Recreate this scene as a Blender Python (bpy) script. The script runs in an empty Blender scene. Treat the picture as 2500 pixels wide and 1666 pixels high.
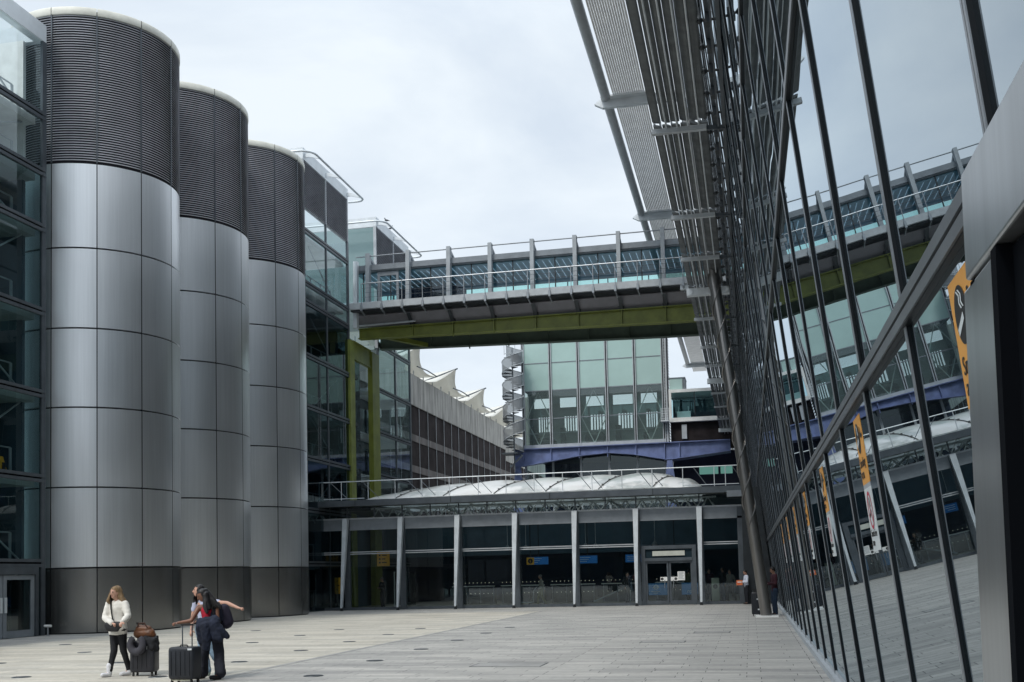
import bpy, bmesh, math, random
from mathutils import Vector, Matrix, noise
from math import radians, sin, cos, tan, pi

random.seed(7)
S = bpy.context.scene
COL = S.collection

# ---------------------------------------------------------------- camera
def rot(yaw, pitch, roll):
    f = Vector((-sin(yaw)*cos(pitch), cos(yaw)*cos(pitch), sin(pitch)))
    r = Vector((cos(yaw), sin(yaw), 0)); u = r.cross(f)
    c, s = cos(roll), sin(roll)
    r2 = c*r + s*u; u2 = -s*r + c*u
    m = Matrix((r2, u2, -f)).transposed()
    return m.to_4x4()
cam = bpy.data.cameras.new('camera'); cam_o = bpy.data.objects.new('camera', cam); COL.objects.link(cam_o)
cam_o.matrix_world = Matrix.Translation((0, 0, 1.75)) @ rot(0.211928, 0.060676, -0.023481)
cam.sensor_width = 36; cam.lens = 2658.9/2500*36
cam.shift_x = -5.2/2500; cam.shift_y = 406.0/2500
cam.clip_start = 0.05; cam.clip_end = 2000
S.camera = cam_o

# ---------------------------------------------------------------- world and sun
SUN_EL, SUN_AZ = radians(52), radians(200)      # azimuth clockwise from +Y
W = bpy.data.worlds.new("World"); S.world = W; W.use_nodes = True
nt = W.node_tree; nt.nodes.clear()
def N(t, typ, **kw):
    n = t.nodes.new(typ)
    for k, v in kw.items():
        if k.startswith('i_'): n.inputs[k[2:].replace('_', ' ')].default_value = v
        else: setattr(n, k, v)
    return n
sky = N(nt, 'ShaderNodeTexSky', sky_type='NISHITA', sun_disc=False, sun_elevation=SUN_EL, sun_rotation=SUN_AZ)
tc = N(nt, 'ShaderNodeTexCoord'); mp = N(nt, 'ShaderNodeMapping'); mp.inputs['Scale'].default_value = (1, 1, 2.4)
n1 = N(nt, 'ShaderNodeTexNoise', i_Scale=2.6, i_Detail=7.0, i_Roughness=0.55, i_Distortion=0.35)
rp = N(nt, 'ShaderNodeValToRGB')
e = rp.color_ramp.elements
e[0].position = 0.38; e[0].color = (4.9, 5.5, 6.2, 1); e[1].position = 0.60; e[1].color = (6.2, 6.7, 7.1, 1)
mx = N(nt, 'ShaderNodeMix', data_type='RGBA'); mx.inputs[0].default_value = 0.93
bg = N(nt, 'ShaderNodeBackground', i_Strength=0.1); wo = N(nt, 'ShaderNodeOutputWorld')
l = nt.links.new
l(tc.outputs['Generated'], mp.inputs['Vector']); l(mp.outputs[0], n1.inputs['Vector']); l(n1.outputs[0], rp.inputs[0])
sx = N(nt, 'ShaderNodeSeparateXYZ'); mr = N(nt, 'ShaderNodeMapRange', interpolation_type='SMOOTHSTEP')
mr.inputs[1].default_value = .42; mr.inputs[2].default_value = .95; mr.inputs[3].default_value = 1.0; mr.inputs[4].default_value = 2.3   # an overcast sky is brightest overhead
vm = N(nt, 'ShaderNodeVectorMath', operation='SCALE')
l(tc.outputs['Generated'], sx.inputs[0]); l(sx.outputs[2], mr.inputs[0])
l(sky.outputs[0], mx.inputs[6]); l(rp.outputs[0], mx.inputs[7]); l(mx.outputs[2], vm.inputs[0]); l(mr.outputs[0], vm.inputs['Scale']); l(vm.outputs[0], bg.inputs[0]); l(bg.outputs[0], wo.inputs[0])
sl = bpy.data.lights.new('sun', 'SUN'); sl.energy = 1.3; sl.angle = radians(14); sl.color = (1, .95, .87)
so = bpy.data.objects.new('sun', sl); COL.objects.link(so)
d = Vector((sin(SUN_AZ)*cos(SUN_EL), cos(SUN_AZ)*cos(SUN_EL), sin(SUN_EL)))
so.rotation_euler = d.to_track_quat('Z', 'Y').to_euler()
vs = S.view_settings; vs.view_transform = 'Standard'; vs.look = 'None'; vs.exposure = 0.58; vs.gamma = 1.0
S.render.film_transparent = False
S.cycles.max_bounces = 10; S.cycles.transparent_max_bounces = 24; S.cycles.glossy_bounces = 6
try: S.cycles.use_denoising = True
except Exception: pass

# ---------------------------------------------------------------- mesh helpers
class MB:
    def __init__(s): s.v = []; s.f = []; s.m = []; s.cm = 0
    def add(s, vs, fs):
        b = len(s.v); s.v += [tuple(v) for v in vs]
        for f in fs: s.f.append([b+i for i in f]); s.m.append(s.cm)
        return s
    def box(s, x0, x1, y0, y1, z0, z1):
        if x0 > x1: x0, x1 = x1, x0
        if y0 > y1: y0, y1 = y1, y0
        if z0 > z1: z0, z1 = z1, z0
        return s.add([(x0,y0,z0),(x1,y0,z0),(x1,y1,z0),(x0,y1,z0),(x0,y0,z1),(x1,y0,z1),(x1,y1,z1),(x0,y1,z1)],
                     [(0,3,2,1),(4,5,6,7),(0,1,5,4),(1,2,6,5),(2,3,7,6),(3,0,4,7)])
    def beam(s, p0, p1, w, h, up=(0,0,1), w1=None, h1=None):
        p0 = Vector(p0); p1 = Vector(p1); t = (p1-p0).normalized(); up = Vector(up)
        a = t.cross(up)
        if a.length < 1e-4: a = t.cross(Vector((1,0,0)))
        a.normalize(); b = a.cross(t).normalized()
        w1 = w if w1 is None else w1; h1 = h if h1 is None else h1
        vs = []
        for p, ww, hh in ((p0,w,h),(p1,w1,h1)):
            for i, j in ((-1,-1),(1,-1),(1,1),(-1,1)): vs.append(p + a*ww/2*i + b*hh/2*j)
        return s.add(vs, [(0,1,2,3),(7,6,5,4),(0,4,5,1),(1,5,6,2),(2,6,7,3),(3,7,4,0)])
    def tube(s, p0, p1, r0, r1=None, n=10):
        return s.path([p0, p1], [r0, r0 if r1 is None else r1], n)
    def path(s, pts, r, n=8, ell=None, side=None, closed=False):
        pts = [Vector(p) for p in pts]; k = len(pts)
        rs = r if isinstance(r, (list, tuple)) else [r]*k
        vs = []; prev = None
        for i, p in enumerate(pts):
            if closed: t = pts[(i+1) % k]-pts[i-1]
            else: t = pts[min(i+1,k-1)]-pts[max(i-1,0)]
            t.normalize()
            a = Vector(side) if side else (prev if prev else (Vector((0,0,1)) if abs(t.z) < .9 else Vector((1,0,0))))
            a = a - t*a.dot(t)
            if a.length < 1e-5: a = t.orthogonal()
            a.normalize(); prev = a; b = t.cross(a)
            for j in range(n):
                q = 2*pi*j/n
                ra, rb = (rs[i], rs[i]) if ell is None else (rs[i]*ell[0], rs[i]*ell[1])
                vs.append(p + a*cos(q)*ra + b*sin(q)*rb)
        fs = []
        for i in range(k if closed else k-1):
            for j in range(n):
                i2 = (i+1) % k
                fs.append((i*n+j, i*n+(j+1)%n, i2*n+(j+1)%n, i2*n+j))
        if not closed: fs += [tuple(range(n))[::-1], tuple((k-1)*n+j for j in range(n))]
        return s.add(vs, fs)
    def quad(s, a, b, c, d): return s.add([a,b,c,d], [(0,1,2,3)])
    def prism(s, poly, ext):
        ext = Vector(ext); n = len(poly); P = [Vector(p) for p in poly]
        vs = P + [p+ext for p in P]
        return s.add(vs, [tuple(range(n))[::-1], tuple(range(n,2*n))] + [(i,(i+1)%n,n+(i+1)%n,n+i) for i in range(n)])
    def lathe(s, c, prof, n=24, a0=0, a1=2*pi):
        full = abs(a1-a0-2*pi) < 1e-6; k = n if full else n+1; vs = []
        for r, z in prof:
            for j in range(k):
                q = a0+(a1-a0)*j/n; vs.append((c[0]+r*cos(q), c[1]+r*sin(q), c[2]+z))
        fs = []
        for i in range(len(prof)-1):
            for j in range(n):
                fs.append((i*k+j, i*k+(j+1)%k, (i+1)*k+(j+1)%k, (i+1)*k+j))
        return s.add(vs, fs)
    def ball(s, c, r, n=12, m=8, ax=None):
        rx, ry, rz = r if isinstance(r, (tuple, list)) else (r, r, r); c = Vector(c)
        R = ax if ax else Matrix.Identity(3); vs = [c + R @ Vector((0,0,-rz))]
        for i in range(1, m):
            p = -pi/2+pi*i/m
            for j in range(n):
                q = 2*pi*j/n; vs.append(c + R @ Vector((rx*cos(p)*cos(q), ry*cos(p)*sin(q), rz*sin(p))))
        vs.append(c + R @ Vector((0,0,rz))); fs = []
        for j in range(n): fs.append((0, 1+(j+1)%n, 1+j))
        for i in range(m-2):
            for j in range(n): fs.append((1+i*n+j, 1+i*n+(j+1)%n, 1+(i+1)*n+(j+1)%n, 1+(i+1)*n+j))
        L = len(vs)-1; o = 1+(m-2)*n
        for j in range(n): fs.append((o+j, o+(j+1)%n, L))
        return s.add(vs, fs)
    def cap(s, p0, r0, p1, r1, n=12, flat=1.0, side=None):
        """tapered capsule; flat scales the second cross axis"""
        p0 = Vector(p0); p1 = Vector(p1); t = (p1-p0); L = t.length; t = t.normalized() if L > 1e-6 else Vector((0,0,1))
        pts = []; rs = []
        for a in (-80,-55,-30,0): pts.append(p0+t*sin(radians(a))*r0*.9); rs.append(max(r0*cos(radians(a)), .002))
        for a in (0,30,55,80): pts.append(p1+t*sin(radians(a))*r1*.9); rs.append(max(r1*cos(radians(a)), .002))
        return s.path(pts, rs, n, ell=(1, flat), side=side)
    def mesh(s, name, off=(0,0,0)):
        me = bpy.data.meshes.new(name)
        o = Vector(off); me.from_pydata([Vector(v)-o for v in s.v], [], s.f); return me
    def build(s, name, mats, parent=None, smooth=True, kind=None, ang=38, fix=True):
        off = parent_off(parent)
        me = s.mesh(name, off)
        if not isinstance(mats, (list, tuple)): mats = [mats]
        for m in mats: me.materials.append(m)
        if len(mats) > 1: me.polygons.foreach_set('material_index', s.m)
        if fix:
            bm = bmesh.new(); bm.from_mesh(me); bmesh.ops.recalc_face_normals(bm, faces=bm.faces); bm.to_mesh(me); bm.free()
        if smooth:
            me.polygons.foreach_set('use_smooth', [True]*len(me.polygons)); me.set_sharp_from_angle(angle=radians(ang))
        me.update()
        ob = bpy.data.objects.new(name, me); COL.objects.link(ob)
        if parent: ob.parent = parent
        if kind: ob['kind'] = kind
        return ob
def parent_off(p):
    o = Vector((0,0,0))
    while p: o += p.location; p = p.parent
    return o
def thing(name, label, cat, loc=(0,0,0), group=None):
    o = bpy.data.objects.new(name, None); COL.objects.link(o); o.location = loc; o.empty_display_size = .2
    o['label'] = label; o['category'] = cat
    if group: o['group'] = group
    return o
def tag(o, label, cat, group=None):
    o['label'] = label; o['category'] = cat
    if group: o['group'] = group
    return o
def remesh(ob, voxel, smooth=4, wr=0):
    m = ob.modifiers.new('r', 'REMESH'); m.mode = 'VOXEL'; m.voxel_size = voxel; m.use_smooth_shade = True
    if smooth:
        sm = ob.modifiers.new('s', 'SMOOTH'); sm.iterations = smooth; sm.factor = .5
    dg = bpy.context.evaluated_depsgraph_get(); dg.update()
    me = bpy.data.meshes.new_from_object(ob.evaluated_get(dg)); old = ob.data; mats = list(old.materials)
    ob.modifiers.clear(); ob.data = me
    me.materials.clear()
    for a in mats: me.materials.append(a)
    if wr:
        me.update(); co = [(v, v.normal.copy()) for v in me.vertices]
        for v, nrm in co:
            p = v.co*1.0; a = noise.noise(Vector((p.x*9, p.y*9, p.z*5)))+.5*noise.noise(p*19)
            v.co += nrm*wr*a
    me.polygons.foreach_set('use_smooth', [True]*len(me.polygons)); me.update()
    return ob
def text(body, size, mat, mtx, parent, name='lettering', ext=.002, align='LEFT', sx=1.0):
    c = bpy.data.curves.new(name, 'FONT'); c.body = body; c.size = size; c.extrude = ext; c.align_x = align
    c.materials.append(mat)
    tmp = bpy.data.objects.new('tmp', c); COL.objects.link(tmp)
    dg = bpy.context.evaluated_depsgraph_get(); dg.update()
    me = bpy.data.meshes.new_from_object(tmp.evaluated_get(dg)); bpy.data.objects.remove(tmp)
    me.transform(Matrix.Translation(-parent_off(parent)) @ mtx @ Matrix.Diagonal((sx, 1, 1, 1)))
    if not me.materials: me.materials.append(mat)
    o = bpy.data.objects.new(name, me); COL.objects.link(o); o.parent = parent
    return o

# ---------------------------------------------------------------- materials
MATS = {}
def mat(name, col, rough=.5, metal=0, var=0, vscale=3, vstretch=(1,1,1), bump=0, bscale=20, ior=1.45, emit=None, col2=None, vlo=.35, vhi=.65, rvar=0, spec=.5):
    m = bpy.data.materials.new(name); m.use_nodes = True; t = m.node_tree; b = t.nodes['Principled BSDF']
    b.inputs['Base Color'].default_value = (*col, 1); b.inputs['Roughness'].default_value = rough
    b.inputs['Metallic'].default_value = metal; b.inputs['IOR'].default_value = ior
    b.inputs['Specular IOR Level'].default_value = spec
    if emit:
        b.inputs['Emission Color'].default_value = (*emit[0], 1); b.inputs['Emission Strength'].default_value = emit[1]
    if var or bump or rvar or col2:
        g = N(t, 'ShaderNodeNewGeometry'); mpn = N(t, 'ShaderNodeMapping'); mpn.inputs['Scale'].default_value = vstretch
        t.links.new(g.outputs['Position'], mpn.inputs['Vector'])
    if var or col2 or rvar:
        n = N(t, 'ShaderNodeTexNoise', i_Scale=vscale, i_Detail=6.0, i_Roughness=.6); t.links.new(mpn.outputs[0], n.inputs['Vector'])
        r = N(t, 'ShaderNodeMapRange'); r.inputs[1].default_value = vlo; r.inputs[2].default_value = vhi
        t.links.new(n.outputs[0], r.inputs[0])
        if var or col2:
            mxn = N(t, 'ShaderNodeMix', data_type='RGBA')
            c2 = col2 or tuple(c*(1-var) for c in col); c1 = col if col2 else tuple(min(c*(1+var), 1) for c in col)
            mxn.inputs[6].default_value = (*c1, 1); mxn.inputs[7].default_value = (*c2, 1)
            t.links.new(r.outputs[0], mxn.inputs[0]); t.links.new(mxn.outputs[2], b.inputs['Base Color'])
        if rvar:
            r2 = N(t, 'ShaderNodeMapRange'); r2.inputs[3].default_value = rough-rvar; r2.inputs[4].default_value = rough+rvar
            t.links.new(r.outputs[0], r2.inputs[0]); t.links.new(r2.outputs[0], b.inputs['Roughness'])
    if bump:
        n2 = N(t, 'ShaderNodeTexNoise', i_Scale=bscale, i_Detail=4.0); t.links.new(mpn.outputs[0], n2.inputs['Vector'])
        bp = N(t, 'ShaderNodeBump', i_Strength=bump, i_Distance=.02); t.links.new(n2.outputs[0], bp.inputs['Height'])
        t.links.new(bp.outputs[0], b.inputs['Normal'])
    MATS[name] = m; return m
def schlick(t, f0, power=5.0, f1=1.0):
    lw = N(t, 'ShaderNodeLayerWeight'); lw.inputs[0].default_value = .5
    p = N(t, 'ShaderNodeMath', operation='POWER'); p.inputs[1].default_value = power; t.links.new(lw.outputs['Facing'], p.inputs[0])
    r = N(t, 'ShaderNodeMapRange'); r.inputs[3].default_value = f0; r.inputs[4].default_value = f1; t.links.new(p.outputs[0], r.inputs[0])
    return r
def glass(name, tint, ior=1.6, gcol=(.9,.95,1), rough=0.0, diffuse=None, dmix=0.0, wav=0):
    """thin architectural glazing: tinted see-through mixed with a fresnel reflection"""
    m = bpy.data.materials.new(name); m.use_nodes = True; t = m.node_tree; t.nodes.clear()
    o = N(t, 'ShaderNodeOutputMaterial'); tr = N(t, 'ShaderNodeBsdfTransparent'); tr.inputs[0].default_value = (*tint, 1)
    gl = N(t, 'ShaderNodeBsdfGlossy', i_Roughness=rough); gl.inputs[0].default_value = (*gcol, 1)
    fr = schlick(t, 2*((ior-1)/(ior+1))**2); mxs = N(t, 'ShaderNodeMixShader'); t.links.new(fr.outputs[0], mxs.inputs[0])
    g = N(t, 'ShaderNodeNewGeometry')
    if wav:
        n = N(t, 'ShaderNodeTexNoise', i_Scale=.5, i_Detail=1.0); bp = N(t, 'ShaderNodeBump', i_Strength=wav, i_Distance=.05)
        t.links.new(g.outputs['Position'], n.inputs['Vector']); t.links.new(n.outputs[0], bp.inputs['Height']); t.links.new(bp.outputs[0], gl.inputs['Normal'])
    base = tr.outputs[0]
    if diffuse:
        df = N(t, 'ShaderNodeBsdfDiffuse'); df.inputs[0].default_value = (*diffuse, 1)
        m2 = N(t, 'ShaderNodeMixShader'); m2.inputs[0].default_value = dmix
        t.links.new(tr.outputs[0], m2.inputs[1]); t.links.new(df.outputs[0], m2.inputs[2]); base = m2.outputs[0]
    t.links.new(base, mxs.inputs[1]); t.links.new(gl.outputs[0], mxs.inputs[2]); t.links.new(mxs.outputs[0], o.inputs[0])
    return m
def mirror_glass(name, ior, gcol, dark):
    m = bpy.data.materials.new(name); m.use_nodes = True; t = m.node_tree; t.nodes.clear()
    o = N(t, 'ShaderNodeOutputMaterial'); df = N(t, 'ShaderNodeBsdfDiffuse'); df.inputs[0].default_value = (*dark, 1)
    gl = N(t, 'ShaderNodeBsdfGlossy', i_Roughness=0.004); gl.inputs[0].default_value = (*gcol, 1)
    g = N(t, 'ShaderNodeNewGeometry'); n = N(t, 'ShaderNodeTexNoise', i_Scale=.35, i_Detail=1.5)
    bp = N(t, 'ShaderNodeBump', i_Strength=.05, i_Distance=.05)
    t.links.new(g.outputs['Position'], n.inputs['Vector']); t.links.new(n.outputs[0], bp.inputs['Height']); t.links.new(bp.outputs[0], gl.inputs['Normal'])
    fr = schlick(t, .20, 2.6, 1.0); mxs = N(t, 'ShaderNodeMixShader')
    t.links.new(fr.outputs[0], mxs.inputs[0]); t.links.new(df.outputs[0], mxs.inputs[1]); t.links.new(gl.outputs[0], mxs.inputs[2]); t.links.new(mxs.outputs[0], o.inputs[0])
    return m

def paving(name, c1, c2, joint, bw, rh, stain, seed):
    m = bpy.data.materials.new(name); m.use_nodes = True; t = m.node_tree; b = t.nodes['Principled BSDF']; k = t.links.new
    g = N(t, 'ShaderNodeNewGeometry')
    br = N(t, 'ShaderNodeTexBrick', offset=.37, offset_frequency=3, squash=.8, squash_frequency=2)
    for i, v in (('Scale', 1.0), ('Mortar Size', .007), ('Mortar Smooth', .2), ('Bias', 0.0), ('Brick Width', bw), ('Row Height', rh)): br.inputs[i].default_value = v
    br.inputs['Color1'].default_value = (*c1, 1); br.inputs['Color2'].default_value = (*c2, 1); br.inputs['Mortar'].default_value = (*joint, 1)
    m0 = N(t, 'ShaderNodeMapping'); m0.inputs['Location'].default_value = (500.37, 500.11, 0); k(g.outputs['Position'], m0.inputs['Vector']); k(m0.outputs[0], br.inputs['Vector'])
    mp = N(t, 'ShaderNodeMapping'); mp.inputs['Scale'].default_value = (.35, 1.6, 1); mp.inputs['Location'].default_value = (seed, seed, 0); k(g.outputs['Position'], mp.inputs['Vector'])
    n = N(t, 'ShaderNodeTexNoise', i_Scale=.8, i_Detail=7.0, i_Roughness=.62); k(mp.outputs[0], n.inputs['Vector'])
    r = N(t, 'ShaderNodeMapRange'); r.inputs[1].default_value = .36; r.inputs[2].default_value = .66; k(n.outputs[0], r.inputs[0])
    r.inputs[3].default_value = 0; r.inputs[4].default_value = 1.0
    mxn = N(t, 'ShaderNodeMix', data_type='RGBA', blend_type='MULTIPLY'); mxn.inputs[7].default_value = (*stain, 1)
    k(r.outputs[0], mxn.inputs[0]); k(br.outputs['Color'], mxn.inputs[6])
    n2 = N(t, 'ShaderNodeTexNoise', i_Scale=9.0, i_Detail=5.0); k(g.outputs['Position'], n2.inputs['Vector'])
    r2 = N(t, 'ShaderNodeMapRange'); r2.inputs[1].default_value = .3; r2.inputs[2].default_value = .7; r2.inputs[3].default_value = .88; r2.inputs[4].default_value = 1.08; k(n2.outputs[0], r2.inputs[0])
    m3 = N(t, 'ShaderNodeMix', data_type='RGBA', blend_type='MULTIPLY'); m3.inputs[0].default_value = 1; k(mxn.outputs[2], m3.inputs[6]); k(r2.outputs[0], m3.inputs[7])
    k(m3.outputs[2], b.inputs['Base Color'])
    b.inputs['Roughness'].default_value = .62
    r4 = N(t, 'ShaderNodeMapRange'); r4.inputs[3].default_value = .5; r4.inputs[4].default_value = .8; k(n.outputs[0], r4.inputs[0]); k(r4.outputs[0], b.inputs['Roughness'])
    bp = N(t, 'ShaderNodeBump', i_Strength=.3, i_Distance=.01); k(br.outputs['Fac'], bp.inputs['Height']); bp.invert = True; k(bp.outputs[0], b.inputs['Normal'])
    return m

M_pave = paving('plaza_stone', (.50,.485,.45), (.375,.365,.342), (.05,.05,.05), 1.15, .30, (.66,.67,.69), 0)
M_pave2 = paving('pale_stone', (.62,.585,.51), (.48,.46,.41), (.12,.11,.10), 2.2, .55, (.72,.71,.68), 9)
M_pave3 = mat('apron_stone', (.30,.30,.29), .7, var=.15, vscale=2, bump=.1)

M_alu = mat('aluminium', (.30,.325,.35), .38, .55, var=.10, vscale=2)
M_alu_lt = mat('pale_aluminium', (.62,.66,.69), .45, .25, var=.08, vscale=1.5)
M_grey = mat('grey_paint', (.20,.225,.25), .45, .1, var=.12, vscale=2)
M_grey_lt = mat('light_grey_paint', (.40,.43,.455), .5, .1, var=.10, vscale=2.5)
M_dark = mat('anthracite', (.025,.03,.034), .4, .2, var=.2, vscale=3)
M_frame = mat('frame_grey', (.085,.10,.115), .42, .35, var=.15, vscale=2)
M_mull = mat('black_mullion', (.007,.010,.013), .45, spec=.3)
M_trans = mat('transom_grey', (.15,.165,.18), .4, .4, var=.1, vscale=2)
M_black = mat('black_void', (.004,.005,.007), .9, spec=.05)
M_white = mat('white_paint', (.72,.73,.72), .45, var=.08, vscale=2)
M_cream = mat('cream_cap', (.62,.62,.56), .5, var=.1, vscale=2)

def brushed(name, c, rough, streak=.10, dirt=(.22,.21,.19), dz=None):
    m = bpy.data.materials.new(name); m.use_nodes = True; t = m.node_tree; b = t.nodes['Principled BSDF']; k = t.links.new
    g = N(t, 'ShaderNodeNewGeometry'); mp = N(t, 'ShaderNodeMapping'); mp.inputs['Scale'].default_value = (5, 5, .12); k(g.outputs['Position'], mp.inputs['Vector'])
    n = N(t, 'ShaderNodeTexNoise', i_Scale=2.2, i_Detail=6.0, i_Roughness=.65); k(mp.outputs[0], n.inputs['Vector'])
    n2 = N(t, 'ShaderNodeTexNoise', i_Scale=.5, i_Detail=4.0); k(g.outputs['Position'], n2.inputs['Vector'])
    r = N(t, 'ShaderNodeMapRange'); r.inputs[1].default_value = .35; r.inputs[2].default_value = .7; r.inputs[3].default_value = 0; r.inputs[4].default_value = 1; k(n.outputs[0], r.inputs[0])
    mx = N(t, 'ShaderNodeMix', data_type='RGBA'); mx.inputs[6].default_value = (*[x*(1+streak) for x in c], 1); mx.inputs[7].default_value = (*[x*(1-streak) for x in c], 1)
    k(r.outputs[0], mx.inputs[0]); k(mx.outputs[2], b.inputs['Base Color'])
    b.inputs['Metallic'].default_value = .92
    r2 = N(t, 'ShaderNodeMapRange'); r2.inputs[1].default_value = .3; r2.inputs[2].default_value = .7; r2.inputs[3].default_value = rough-.02; r2.inputs[4].default_value = rough+.03
    k(n2.outputs[0], r2.inputs[0]); k(r2.outputs[0], b.inputs['Roughness'])
    b.inputs['Anisotropic'].default_value = .45
    return m
M_steels = [brushed('brushed_steel', (.74,.76,.78), .38, .045), brushed('brushed_steel_dull', (.68,.70,.715), .43, .06), brushed('brushed_steel_bright', (.77,.795,.82), .345, .05)]
M_plinth = brushed('dull_plinth_steel', (.25,.25,.245), .24, .06)
M_portal = brushed('portal_steel', (.40,.42,.43), .30, .12)
M_colsteel = brushed('column_steel', (.26,.25,.24), .30, .08)
M_louv = mat('louvre_blade', (.49,.505,.55), .42, .35, var=.12, vscale=1.2)
M_louvback = mat('louvre_shadow_gap', (.012,.013,.018), .8)
M_louvgrey = mat('sunshade_aluminium', (.085,.095,.10), .45, .35, var=.15, vscale=2.5, rvar=.08)
M_soffit = mat('soffit_aluminium', (.78,.78,.77), .6, 0, var=.1, vscale=2)
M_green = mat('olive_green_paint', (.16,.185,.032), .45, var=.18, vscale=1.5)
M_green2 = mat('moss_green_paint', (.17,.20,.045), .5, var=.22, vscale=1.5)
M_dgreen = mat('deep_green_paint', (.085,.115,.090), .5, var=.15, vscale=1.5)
M_blue = mat('blue_steel', (.15,.19,.36), .45, .1, var=.22, vscale=1.2)
M_conc = None
def concrete(name, c1, c2, sy=1.0):
    m = bpy.data.materials.new(name); m.use_nodes = True; t = m.node_tree; b = t.nodes['Principled BSDF']; k = t.links.new
    g = N(t, 'ShaderNodeNewGeometry'); mp = N(t, 'ShaderNodeMapping'); mp.inputs['Scale'].default_value = (1.3, 1.3, .16); k(g.outputs['Position'], mp.inputs['Vector'])
    n = N(t, 'ShaderNodeTexNoise', i_Scale=1.1, i_Detail=8.0, i_Roughness=.7); k(mp.outputs[0], n.inputs['Vector'])
    r = N(t, 'ShaderNodeMapRange'); r.inputs[1].default_value = .38; r.inputs[2].default_value = .64; k(n.outputs[0], r.inputs[0])
    mx = N(t, 'ShaderNodeMix', data_type='RGBA'); mx.inputs[6].default_value = (*c1, 1); mx.inputs[7].default_value = (*c2, 1); k(r.outputs[0], mx.inputs[0]); k(mx.outputs[2], b.inputs['Base Color'])
    b.inputs['Roughness'].default_value = .85
    return m
M_conc = concrete('weathered_concrete', (.46,.45,.42), (.17,.17,.16))
M_brown = mat('brown_cladding', (.034,.029,.030), .9, var=.35, vscale=.6, spec=.1)
M_slab = concrete('stained_slab_edge', (.17,.155,.15), (.07,.063,.06))
M_fabric = mat('canopy_fabric', (.78,.775,.73), .7, var=.06, vscale=.8)
_t = M_fabric.node_tree; _b = _t.nodes['Principled BSDF']; _o = [n for n in _t.nodes if n.type == 'OUTPUT_MATERIAL'][0]
_tr = N(_t, 'ShaderNodeBsdfTranslucent'); _tr.inputs[0].default_value = (.80, .79, .74, 1); _ms = N(_t, 'ShaderNodeMixShader'); _ms.inputs[0].default_value = .45
_t.links.new(_b.outputs[0], _ms.inputs[1]); _t.links.new(_tr.outputs[0], _ms.inputs[2]); _t.links.new(_ms.outputs[0], _o.inputs[0])
M_mirror = mirror_glass('mirror_glazing', 4.2, (.75,.83,.88), (.010,.014,.017))
M_lglass = glass('landing_glazing', (.52,.64,.65), 1.5, (.6,.68,.7))
M_dglass = glass('dark_glazing', (.22,.30,.33), 1.65, (.55,.63,.66))
M_cglass = glass('clear_glazing', (.76,.83,.84), 1.6, (.85,.93,.95))
M_hglass = glass('hall_glazing', (.68,.78,.80), 1.5, (.8,.9,.95))
M_bglass = glass('bridge_glazing', (.60,.80,.82), 1.5, (.8,.9,.95))
M_tglass = glass('tower_glazing', (.62,.74,.72), 1.5, (.8,.9,.9), diffuse=(.22,.28,.28), dmix=.28)
M_span = mat('pale_green_spandrel_glass', (.38,.54,.51), .06, 0, var=.06, vscale=.3, ior=1.6)
M_span2 = mat('grey_green_spandrel_glass', (.19,.28,.29), .06, 0, var=.06, vscale=.3, ior=1.6)
M_frost = mat('frosted_green_glass', (.10,.17,.17), .12, 0, var=.12, vscale=.8)
M_spandk = mat('dark_spandrel_glass', (.02,.035,.045), .05, 0, ior=1.7)
M_navy = mat('navy_panel', (.012,.016,.05), .45, var=.2, vscale=1)
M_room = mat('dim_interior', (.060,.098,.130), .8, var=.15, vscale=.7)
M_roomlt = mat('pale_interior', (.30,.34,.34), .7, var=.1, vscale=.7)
M_hallfloor = mat('hall_floor', (.36,.33,.27), .4, var=.12, vscale=1)
M_fin = mat('fin_grey', (.28,.31,.335), .5, .1, var=.1, vscale=2.5)
M_colpaint = mat('column_paint', (.50,.545,.58), .5, .05, var=.10, vscale=2.5)
M_soffit2 = mat('mauve_grey_panel', (.20,.195,.21), .55, var=.08, vscale=1.5)
M_fglass = glass('far_side_glazing', (.78,.98,.92), 1.4, (.8,.9,.9))
M_ceil = mat('blue_ceiling', (.30,.42,.53), .5, var=.08, vscale=.6)
M_led = mat('led_strip', (.7,.75,.9), .5, emit=((.72,.82,1), .55))
M_lamp = mat('lit_lamp', (.8,.8,.7), .5, emit=((1,.95,.8), 2.0))
M_dot = mat('lit_gate_light', (.6,.6,.5), .5, emit=((1,.95,.75), .35))
M_cushion = mat('white_roof_foil', (.95,.96,.96), .16, 0, col2=(.58,.62,.62), vscale=.55, vlo=.48, vhi=.56, bump=.25, bscale=1.6)
_t = M_cushion.node_tree; _b = _t.nodes['Principled BSDF']; _o = [n for n in _t.nodes if n.type == 'OUTPUT_MATERIAL'][0]
_tr = N(_t, 'ShaderNodeBsdfTranslucent'); _tr.inputs[0].default_value = (.85, .9, .9, 1); _ms = N(_t, 'ShaderNodeMixShader'); _ms.inputs[0].default_value = .28
_t.links.new(_b.outputs[0], _ms.inputs[1]); _t.links.new(_tr.outputs[0], _ms.inputs[2]); _t.links.new(_ms.outputs[0], _o.inputs[0])
M_seam = mat('roof_seam', (.10,.105,.105), .6)
M_yellow = mat('sign_yellow', (.55,.30,.02), .5, emit=((.8,.42,.03), .03))  # faint glow added to the yellow, on the folding sign too
M_orange = mat('decal_orange', (.72,.34,.07), .5)
M_wdecal = mat('decal_white', (.62,.66,.66), .5)
M_black2 = mat('ink_black', (.012,.012,.012), .5)
M_red = mat('decal_red', (.50,.03,.07), .5)
M_bluesc = mat('lit_blue_screen', (.02,.10,.30), .5, emit=((.03,.22,.62), .10))
M_hoard = mat('blue_hoarding', (.02,.10,.22), .5, emit=((.02,.14,.32), .12))  # faint glow added to a board that is no lamp

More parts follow.
